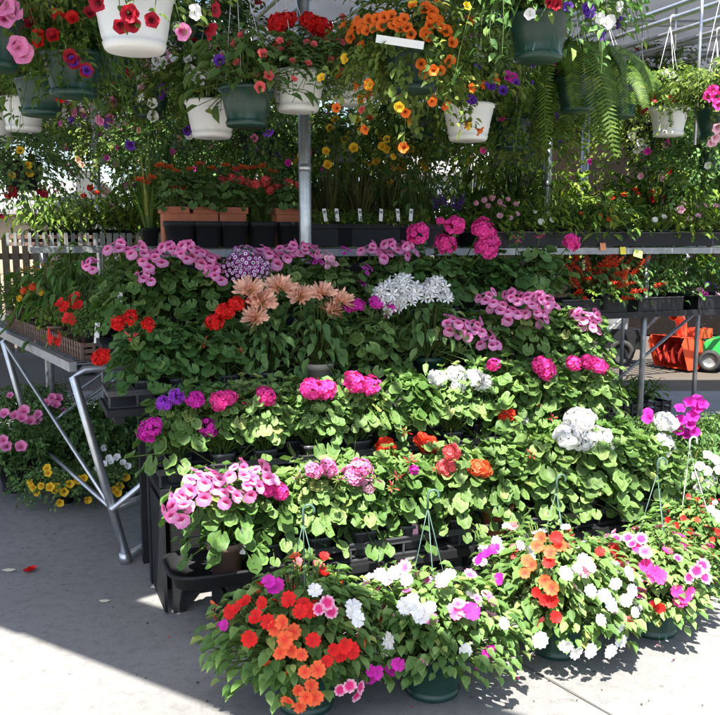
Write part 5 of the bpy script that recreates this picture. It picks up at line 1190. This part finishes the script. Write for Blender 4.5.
bk = basket('basket of orange bell flowers with a white plastic label strip', 414, 92, 3.6, 'basin', GREENP, 'ball1', .92, .95, [(BL, 'calorange', .78, [(348, 32), (354, 26), (361, 24), (368, 19), (376, 18), (384, 17), (391, 15), (398, 22), (404, 18), (366, 30), (374, 27), (382, 25), (393, 24), (400, 28), (411, 34), (425, 33), (430, 25), (438, 20), (432, 18), (447, 31), (453, 42), (450, 61), (421, 64), (424, 73), (446, 30), (361, 29), (350, 37), (357, 21), (407, 27), (428, 36), (433, 12), (425, 8), (440, 26), (470, 20)])], rand=[(BL, 'calorange', .7, 26), (BL, 'yellow', .65, 8)], R=.27)
mb = MB(); mb.box((-.09, -.0015, -.014), (.09, .0015, .014), WHITEP); o = link('label_strip', mb.mesh('label_strip', False), bk); o.location = at(400, 42, 3.28) - bk.location; o.rotation_euler = (.2, .12, .1)
basket('white basket of white and violet petunias in the middle', 468, 141, 4.3, 'swirl', WHITEP, 'open2', 1.0, 1.25, [(P, 'white', .8, [(467, 39), (479, 58), (465, 2)]), (P, 'magenta', .85, [(508, 76), (454, 10), (478, 4), (513, 78)]), (P, 'violet', .75, [(457, 25), (440, 15), (406, 8), (492, 86), (470, 99), (473, 100), (458, 27), (490, 84), (503, 90), (450, 26)])], rand=[(P, 'violet', .6, 8), (P, 'white', .6, 4)], R=.30)
basket('dark green basket of trailing petunias hanging at the top right of centre', 538, 61, 3.4, 'basin', GREENP, 'petdark3', 1.12, 1.15, [(P, 'white', .75, [(530, 14), (611, 20), (608, 23), (600, 18), (620, 7)]), (P, 'violet', .75, [(590, 12), (601, 36), (632, 26), (634, 24), (588, 8)]), (P, 'darkred', .7, [(551, 2), (556, 4)])], rand=[(P, 'violet', .6, 6)], R=.31)
basket('Boston fern in a dark basket, long fronds hanging toward the bench'.replace('Boston fern', 'fern'), 578, 112, 4.5, 'basin', GREENP, 'fern1', .95, .95)
basket('smaller fern with arching fronds right of the hanging fern', 618, 118, 5.0, 'basin', GREENP, 'fern2', .75, .7)
basket('white basket with red flowers hung by a white hook on the right rail', 668, 136, 5.3, 'basin', WHITEP, 'open2', .95, .85, [(P, 'darkred', .9, [(642, 110), (655, 98), (686, 82), (690, 86), (644, 107), (672, 99)]), (P, 'white', .8, [(672, 75), (678, 78), (665, 72)])], psc=.98, R=.26)
basket('basket of magenta petunias cut by the right picture edge', 716, 140, 4.7, 'basin', GREENP, 'pet3', .9, .9, [(P, 'hotpink', 1.1, [(713, 90), (717, 97), (709, 96), (719, 104)]), (P, 'palepink', 1.0, [(716, 138), (712, 143), (718, 128)])], R=.26)
basket('grey green basket with peach flowers in the left background', 106, 164, 6.6, 'basin', GREYGREENP, 'ball1', .95, .9, rand=[(P, 'peach', .9, 12), (P, 'magenta', .8, 8)], psc=.9)
basket('pale green basket with a saucer and yellow flowers behind the post', 343, 162, 5.5, 'basin', GREYGREENP, 'ball2', .95, .9, [(BL, 'yellow', .9, [(350, 135), (335, 119), (356, 119), (344, 139), (330, 128)])], rand=[(BL, 'yellow', .9, 10), (BL, 'orange', .8, 4)])
basket('white basket with yellow flowers right of the pale green one', 396, 158, 5.8, 'basin', WHITEP, 'ball3', .95, .9, [(BL, 'yellow', .9, [(428, 118), (446, 150), (460, 150), (453, 148), (420, 150)])], rand=[(BL, 'yellow', .9, 12)])
basket('dark basket trailing red and yellow flowers at the left edge', 22, 190, 5.3, 'basin', BLACKP, 'balldark1', 1.0, 1.0, [(P, 'darkred', .9, [(12, 190), (41, 191), (4, 208), (14, 193), (44, 194)]), (P, 'red', .7, [(3, 205)]), (BL, 'yellow', .8, [(30, 173), (12, 175), (28, 165), (20, 150)])], rand=[(P, 'darkred', .7, 8), (BL, 'yellow', .7, 4)], dy=.3)
basket('trailing basket of purple flowers under the nearest white one', 150, 118, 5.0, 'basin', GREENP, 'ball2', 1.0, .9, rand=[(BL, 'white', 1.0, 14), (BL, 'pink', 1.0, 8), (BL, 'violet', 1.0, 6)])
basket('long trailing dark basket left of the coral window boxes', 186, 150, 5.7, 'basin', GREENP, 'balldark2', 1.0, 1.0, rand=[(P, 'magenta', .7, 12), (P, 'peach', .7, 5)])
basket('trailing green basket behind the broad leaved one', 258, 160, 5.4, 'basin', GREENP, 'balldark3', 1.0, 1.0, [(P, 'violet', .8, [(277, 155)]), (P, 'pink', .8, [(254, 138)])], rand=[(P, 'magenta', .7, 6)])
basket('leafy green basket between the white and violet basket and the fern', 512, 150, 4.9, 'basin', GREENP, 'ball1', 1.0, 1.0, [(P, 'violet', .8, [(556, 116)])], rand=[(P, 'hotpink', .6, 3)])
basket('leafy basket of small yellow flowers behind the white and violet one', 436, 160, 5.9, 'basin', GREENP, 'ball3', 1.0, .8, rand=[(BL, 'yellow', .9, 16)])
basket('basket of trailing pink petunias below the red flowered white basket', 690, 178, 6.4, 'basin', BLACKP, 'balldark1', 1.0, 1.0, rand=[(P, 'palepink', .9, 12), (P, 'red', .8, 6)])
basket('leafy basket with white blooms right of the fern fronds', 640, 150, 5.9, 'basin', BLACKP, 'ball1', .95, .9, [(P, 'white', .9, [(632, 136), (640, 142), (643, 147), (637, 150)])], rand=[(P, 'magenta', .8, 5)])
basket('dark basket with purple flowers in the far left background', 68, 150, 7.2, 'basin', GREENP, 'ball2', .95, .9, rand=[(P, 'magenta', .9, 14)])
basket('dark leafy basket in the far background left of the post', 222, 130, 6.9, 'basin', GREENP, 'ball3', .95, .9, rand=[(P, 'white', .9, 14), (P, 'violet', .9, 4)])
for px, py, y, fol, s_, cols, lb in (
 (130, 110, 7.6, 'balldark2', 1.05, [(P, 'white', .9, 22), (BL, 'pink', 1, 14)], 'far basket of white and pink flowers in the gap right of the grey green basket'),  # extra white blooms stand in for bright gaps of light
 (168, 128, 8.0, 'ball3', 1.0, [(BL, 'white', 1.1, 30)], 'far basket of white flowers below the nearest white basket'),  # white blooms multiplied to act as specks of light
 (160, 165, 6.4, 'balldark1', 1.05, [(P, 'magenta', .7, 8)], 'dark trailing basket above the left orange lilies'),
 (215, 172, 6.5, 'balldark3', 1.05, [(P, 'peach', .6, 5)], 'dark trailing basket above the middle orange lilies'),
 (285, 150, 6.2, 'ball2', 1.05, [(P, 'magenta', .7, 6), (BL, 'white', .9, 6)], 'green basket behind the steel post on its left side'),
 (300, 168, 7.4, 'balldark2', 1.05, [(P, 'darkred', .8, 5)], 'dark basket low in the back behind the steel post'),
 (345, 178, 7.6, 'shrub9', 1.0, [], ''),
 (420, 140, 5.2, 'ball3', 1.0, [(BL, 'yellow', .8, 8)], 'green basket of yellow specks left of the white and violet basket'),
 (490, 128, 6.0, 'balldark2', 1.05, [(P, 'magenta', .6, 4)], 'dark leafy basket behind the right side of the white and violet basket'),
 (535, 140, 5.5, 'ball1', 1.0, [(P, 'violet', .7, 3)], 'green trailing basket left of the hanging fern'),
 (655, 92, 6.9, 'ball2', 1.0, [(P, 'red', .7, 6)], 'far green basket above the white one on the right rail'),
 (712, 170, 5.6, 'balldark2', 1.05, [(P, 'palepink', .9, 10), (P, 'white', .8, 5)], 'dark basket of pale blooms under the magenta petunias at the right edge'),
 (75, 60, 5.6, 'balldark3', 1.05, [(P, 'magenta', .8, 6)], 'dark basket behind the red petunia basket'),
 (20, 60, 4.2, 'ball2', 1.0, [(P, 'red', .8, 8), (P, 'white', .6, 4)], 'green basket of red flowers behind the large pink petunias'),
 (190, 45, 4.4, 'balldark1', 1.05, [(P, 'darkred', .8, 10), (P, 'white', .8, 5)], 'dark basket of deep red petunias right of the nearest white basket'),
 (495, 60, 4.6, 'balldark2', 1.05, [(P, 'violet', .7, 8), (P, 'magenta', .7, 4)], 'dark basket with violet petunias left of the dark green trailing one')):
    if not lb: continue
    basket(lb, px, py, y, 'basin', GREENP, fol, s_, s_, rand=cols)
# hangers and rails
rails = []
for root, b, psc, wm in sorted(HB, key=lambda q: (q[1] - O).dot(E1)):
    s = (b - O).dot(E1)
    if rails and s - rails[-1][0] < .17 and True: rails[-1][1].append((root, b, psc, wm, s))
    else: rails.append([s, [(root, b, psc, wm, s)]])
RZ = 2.80
for s0, mem in rails:
    sm = sum(q[4] for q in mem) / len(mem); ts = [(q[1] - O).dot(E2) for q in mem]
    mb = MB(); mb.tube([st(sm, -1.2, RZ + .012), st(sm, 4.6, RZ + .012)], .016, GALV, 8); link('rail', mb.mesh('rail'), canopy)
    for root, b, psc, wm, s in mem:
        p = st(sm, (b - O).dot(E2), RZ) - b; top = p.z - .03; h, k = hook_mesh(top, .122 * psc, wm, 3, (p.x - .018, p.y))
        ho = link('hanger', h, root); link('hook', k, ho)

# ================================================================ BACKGROUND
def siding(name, col, s=14, dark=.75):
    m, nt, b = new_mat(name); tc = nt.nodes.new('ShaderNodeTexCoord'); w = nt.nodes.new('ShaderNodeTexWave'); w.bands_direction = 'Z'; w.inputs['Scale'].default_value = s; w.inputs['Distortion'].default_value = .15
    nt.links.new(tc.outputs['Object'], w.inputs['Vector']); n = noise(nt, 3, 5)
    c = ramp(nt, n, [(.3, tuple(x * .85 for x in col)), (.7, col)]); c = mixc(nt, 1, c, ramp(nt, w.outputs[0], [(.05, (dark,) * 3), (.25, (1, 1, 1))]), 'MULTIPLY')
    nt.links.new(c, b.inputs['Base Color']); b.inputs['Roughness'].default_value = .9; b.inputs['Specular IOR Level'].default_value = .08; return m
def house(label, cat, x0, x1, y0, y1, h, wall, roofm, rise=.8, wins=(), doorway_shade=None, name='building'):
    o = empty(name, label, cat, (x0, y0, 0)); L, D = x1 - x0, y1 - y0; mb = MB()
    mb.add([V(p) for p in ((0,0,0),(L,0,0),(L,D,0),(0,D,0),(0,0,h),(L,0,h),(L,D,h),(0,D,h),(0,D/2,h+rise),(L,D/2,h+rise))],
           [(0,1,5,4),(2,3,7,6),(1,2,6,9,5),(3,0,4,8,7)], wall); link('wall', mb.mesh('wall', False), o)
    mb = MB(); ov = .25; e = ov * rise / (D / 2)
    for sg in (0, 1):
        y = -ov if not sg else D + ov; zz = h - e + .02
        vs = [V(p) for p in ((-ov, y, zz), (L+ov, y, zz), (L+ov, D/2, h+rise+.02), (-ov, D/2, h+rise+.02))]; vs += [v + V((0, 0, .09)) for v in vs]
        mb.add(vs, [(0,1,2,3),(4,5,6,7),(0,1,5,4),(1,2,6,5),(3,0,4,7)], roofm)
    link('roof', mb.mesh('roof', False), o)
    for (a, z0, w, hh) in wins:
        mb = MB(); mb.box((a - .06, -.04, z0 - .06), (a + w + .06, -.005, z0 + hh + .06), WHITEP); f = link('window', mb.mesh('window', False), o)
        mb = MB(); mb.box((a, -.055, z0), (a + w, -.042, z0 + hh), plain('dark_glass', (.03, .035, .04), .08)); link('pane', mb.mesh('pane', False), f)
    if doorway_shade:
        a, w, hh = doorway_shade; mb = MB(); mb.box((a, -.04, .005), (a + w, -.004, hh), plain('opening_shade', (.012, .010, .009), .95, spec=.03)); link('doorway_shade', mb.mesh('doorway_shade', False), o)  # flat dark panel painted in for the shade inside the doorway
    return o
def xat(px, y): return at(px, 240, y).x
house('beige building with a grey roof behind the picket fence', 'building', xat(-130, 15), xat(38, 15), 15, 19, 1.98, siding('beige_siding', (.42, .33, .24)), plain('grey_shingle', (.22, .21, .22), .9), .5, [(1.2, 1.0, .7, .8)])
house('pale pink building in the left distance', 'building', xat(40, 24), xat(76, 24), 24, 28, 2.7, siding('pink_siding', (.62, .5, .45)), plain('brown_shingle', (.28, .22, .19), .9), .4)
house('white building in the far middle behind the shrubs', 'building', xat(395, 20), xat(552, 20), 20, 25, 3.0, siding('white_siding', (.72, .72, .70)), plain('grey_shingle', (.22, .21, .22), .9), .6, [(1.0, 1.0, 1, 1), (4.2, 1.0, 1, 1)])
house('dark brown barn with an open doorway at the right rear', 'barn', xat(548, 13.5), xat(900, 13.5), 13.5, 20, 3.6, siding('barn_boards', (.016, .011, .009), 9), plain('barn_roof', (.10, .09, .09), .8), 1.2, [], (.5, 2.7, 2.75), 'barn')
# picket fence
fe = empty('picket_fence', 'weathered tan picket fence in front of the beige building', 'fence', (xat(-90, 11), 11, 0)); Lf = xat(33, 11) - xat(-90, 11); FEN = plain('tan_fence', (.10, .08, .058), .85, var=.2, scale=5)
mb = MB()
for i in range(int(Lf / .13)):
    x = i * .13; zt = 1.52; mb.add([V(p) for p in ((x,0,.04),(x+.085,0,.04),(x+.085,0,zt),(x+.042,0,zt+.06),(x,0,zt),(x,.02,.04),(x+.085,.02,.04),(x+.085,.02,zt),(x+.042,.02,zt+.06),(x,.02,zt))], [(0,1,2,3,4),(9,8,7,6,5),(0,5,6,1),(1,6,7,2),(2,7,8,3),(3,8,9,4),(4,9,5,0)], FEN)
link('pickets', mb.mesh('pickets', False), fe)
for z in (.4, 1.25): mb = MB(); mb.box((0, .022, z), (Lf, .06, z + .08), FEN); link('fence_rail', mb.mesh('fence_rail', False), fe)
mb = MB(); mb.box((Lf, -.03, 0), (Lf + .1, .07, 1.62), FEN); link('post', mb.mesh('post', False), fe)
# pipe frame with a sign board behind the left bench
pf = at(84, 200, 9.5); pfo = empty('board_stand', 'grey pipe frame holding a pale board in the left distance', 'pipe frame', (pf.x, pf.y, 0))
mb = MB(); mb.tube([(-.05, 0, 0), (-.05, 0, 2.3)], .03, DULLSTEEL, 8); mb.tube([(-.6, 0, 1.95), (.9, 0, 1.95)], .02, DULLSTEEL, 8); link('pipe', mb.mesh('pipe'), pfo)
mb = MB(); mb.box((-.06, -.05, 1.95), (.12, -.032, 2.25), WHITEP); link('board', mb.mesh('board', False), pfo)

# ---- snow blower
RED = plain('orange_red_paint', (.72, .07, .025), .35, var=.06, spec=.5); DKRED = plain('dark_red_paint', (.35, .03, .02), .5); GRN = plain('green_paint', (.03, .32, .07), .35, var=.06); RUB = plain('black_rubber', (.02, .02, .02), .8)
def spin(o, name, r, w, c, axis_rot, mat=RUB, rimmat=DULLSTEEL):
    mb = MB(); mb.lathe([(r*.62, -w/2), (r*.92, -w/2), (r, -w*.3), (r, w*.3), (r*.92, w/2), (r*.62, w/2), (r*.62, -w/2)], mat, 28); M = Matrix.Translation(c) @ axis_rot
    t = link(name, mb.mesh(name), o, mtx=M); mb = MB(); mb.lathe([(0, -w*.2), (r*.2, -w*.25), (r*.58, -w*.12), (r*.62, -w*.4), (r*.62, w*.4), (r*.58, w*.12), (r*.2, w*.25), (0, w*.2)], rimmat, 24); link('rim', mb.mesh('rim'), t); return t
sbp = gz(677, 368, 0); sbl = empty('snow_blower', 'bright orange red snow blower with an open auger mouth behind the benches', 'snow blower', sbp, math.radians(28))
# local: mouth opens towards -x, auger axis along y
W2, Rh = .36, .30; mb = MB(); prof = []
for k in range(15):
    a = math.radians(100 - 200 * k / 14); prof.append((Rh * math.cos(a) , .31 + Rh * math.sin(a)))
prof = [(-.26, .62)] + prof + [(-.12, .012)]
vs = [V((x, -W2, z)) for x, z in prof] + [V((x, W2, z)) for x, z in prof]; n = len(prof)
mb.add(vs, [(i, i + 1, n + i + 1, n + i) for i in range(n - 1)], RED); mb.add([v * 1.0 + V((.012, 0, .006)) for v in vs], [(i, n + i, n + i + 1, i + 1) for i in range(n - 1)], RED)
for y in (-W2, W2):
    side = [V((-.33, y, .50)), V((-.29, y, .585)), V((-.26, y, .62))] + [V((x, y, z)) for x, z in prof[1:]] + [V((-.16, y, .02))]
    s2 = [v + V((0, .012 if y > 0 else -.012, 0)) for v in side]; m_ = len(side)
    mb.add(side + s2, [tuple(range(m_)), tuple(range(m_, 2 * m_))[::-1]] + [(i, (i + 1) % m_, m_ + (i + 1) % m_, m_ + i) for i in range(m_)], RED)
sbl.scale = (.68, .68, .62); link('housing', mb.mesh('housing', False), sbl)
mb = MB(); vs, fs = [], []; N = 60
for i in range(N + 1):
    q = i / N; y = -W2 + .03 + q * (2 * W2 - .06); a = (q if q < .5 else 1 - q) * 4 * math.pi * 2
    for rr_ in (.09, .22): vs.append(V((rr_ * math.cos(a) - .06, y, .31 + rr_ * math.sin(a))))
    if i: fs.append((2*i-2, 2*i-1, 2*i+1, 2*i))
mb.add(vs, fs, DKRED); mb.tube([(-.06, -W2, .31), (-.06, W2, .31)], .03, DKRED, 10); link('auger', mb.mesh('auger'), sbl)
mb = MB(); mb.tube([(.06, 0, .62), (.06, 0, .85), (-.02, 0, .98), (-.16, 0, 1.02)], [.10, .09, .09, .10], RED, 12, False); link('chute', mb.mesh('chute'), sbl)
mb = MB(); mb.box((.32, -.20, .26), (.72, .20, .56), BLACKP); mb.box((.38, -.16, .56), (.66, .16, .74), RED); mb.tube([(.52, 0, .74), (.52, 0, .80)], .05, BLACKP, 12); link('engine', mb.mesh('engine', False), sbl)
for y in (-.30, .30): spin(sbl, 'wheel', .20, .12, (.55, y, .20), Matrix.Rotation(math.pi / 2, 4, 'X'))
for y in (-.24, .24): mb = MB(); mb.tube([(.70, y, .45), (1.0, y, .85), (1.22, y, .95)], .014, BLACKP, 8); link('handlebar', mb.mesh('handlebar'), sbl)
# ---- green ride-on mower
mwp = gz(738, 370, 0); mw = empty('lawn_mower', 'bright green ride on mower cut by the right picture edge', 'lawn mower', mwp, math.radians(-25))
mb = MB(); pr_ = [(-.55, .20), (-.62, .34), (-.50, .46), (-.1, .60), (.15, .62), (.25, .42), (.62, .44), (.66, .26), (.5, .20)]; n = len(pr_)
vs = [V((x, -.26, z)) for x, z in pr_] + [V((x, .26, z)) for x, z in pr_]; mb.add(vs, [tuple(range(n)), tuple(range(n, 2*n))[::-1]] + [(i, (i+1) % n, n+(i+1) % n, n+i) for i in range(n)], GRN); mw.scale = (.72,) * 3; link('hood', mb.mesh('hood', False), mw)
mb = MB(); mb.lathe([(0, .1), (.36, .1), (.40, .14), (.40, .2), (.34, .24), (0, .24)], GRN, 24); link('cutting_deck', mb.mesh('cutting_deck'), mw, mtx=Matrix.Translation((.05, 0, -.02)))
mb = MB(); mb.box((.3, -.2, .60), (.62, .2, .68), BLACKP); mb.box((.56, -.2, .68), (.64, .2, .98), BLACKP); mb.box((.38, -.12, .44), (.55, .12, .598), BLACKP); link('seat', mb.mesh('seat', False), mw)
mb = MB(); mb.tube([(.0, 0, .58), (.14, 0, .86)], .015, BLACKP, 8); link('steering_column', mb.mesh('steering_column'), mw)
for x, y, r in ((-.42, -.32, .17), (-.42, .32, .17), (.45, -.34, .22), (.45, .34, .22)): spin(mw, 'wheel', r, .13, (x, y, r), Matrix.Rotation(math.pi / 2, 4, 'X'))
# ---- dark walk-behind machine left of the blower
tlp = gz(622, 362, 0); tl = empty('garden_tiller', 'dark wheeled garden machine left of the orange red snow blower', 'garden tiller', tlp, math.radians(-20))
for y in (-.22, .22): spin(tl, 'wheel', .15, .06, (0, y, .15), Matrix.Rotation(math.pi / 2, 4, 'X'), RUB, BLACKP)
mb = MB(); mb.box((-.30, -.14, .18), (.22, .14, .42), BLACKP); mb.box((-.22, -.11, .421), (.05, .11, .56), DULLSTEEL); link('engine', mb.mesh('engine', False), tl)
for y in (-.16, .16): mb = MB(); mb.tube([(.2, y, .35), (.6, y, .8), (.8, y, .88)], .013, DULLSTEEL, 8); link('handlebar', mb.mesh('handlebar'), tl)
mb = MB()
for k in range(6): a = k * math.pi / 3; mb.box((-.42 + .0, -.18, .10), (-.40, .18, .14), DULLSTEEL, Matrix.Translation((-.41, 0, .12)) @ Matrix.Rotation(a, 4, 'Y') @ Matrix.Translation((.41 - .0 + .06, 0, -.12)))
link('tine', mb.mesh('tine', False), tl)

# ================================================================ LIGHT, SKY, CAMERA
w = bpy.data.worlds.new('World'); sc.world = w; w.use_nodes = True; nt = w.node_tree
sky = nt.nodes.new('ShaderNodeTexSky'); sky.sky_type = 'NISHITA'; sky.sun_disc = False
sky.sun_elevation = EL; sky.sun_rotation = math.pi + AZ; sky.dust_density = 2.0
bg = nt.nodes['Background']; nt.links.new(sky.outputs[0], bg.inputs[0]); bg.inputs[1].default_value = .095
sun = bpy.data.lights.new('sun', 'SUN'); sun.energy = 5.0; sun.angle = math.radians(.5); sun.color = (1, .95, .86)
so = bpy.data.objects.new('sun', sun); COL.objects.link(so)
sdir = V((SUNH.x * math.cos(EL), SUNH.y * math.cos(EL), -math.sin(EL))); so.rotation_euler = sdir.to_track_quat('-Z', 'Y').to_euler(); so.location = (0, -5, 12)
cam = bpy.data.cameras.new('camera'); co = bpy.data.objects.new('camera', cam); COL.objects.link(co)
cam.sensor_fit = 'HORIZONTAL'; cam.sensor_width = 36; cam.lens = 36 * F_PX / 720; cam.clip_end = 1000; cam.clip_start = .05
co.location = (0, 0, CAM_H); co.rotation_euler = (math.pi / 2 - PITCH, 0, 0); sc.camera = co
sc.view_settings.view_transform = 'Standard'; sc.view_settings.look = 'None'; sc.view_settings.exposure = 1.8; sc.view_settings.gamma = 1; sc.view_settings.use_curve_mapping = False
sc.cycles.max_bounces = 8; sc.cycles.diffuse_bounces = 4; sc.cycles.transmission_bounces = 4; sc.cycles.sample_clamp_indirect = 6
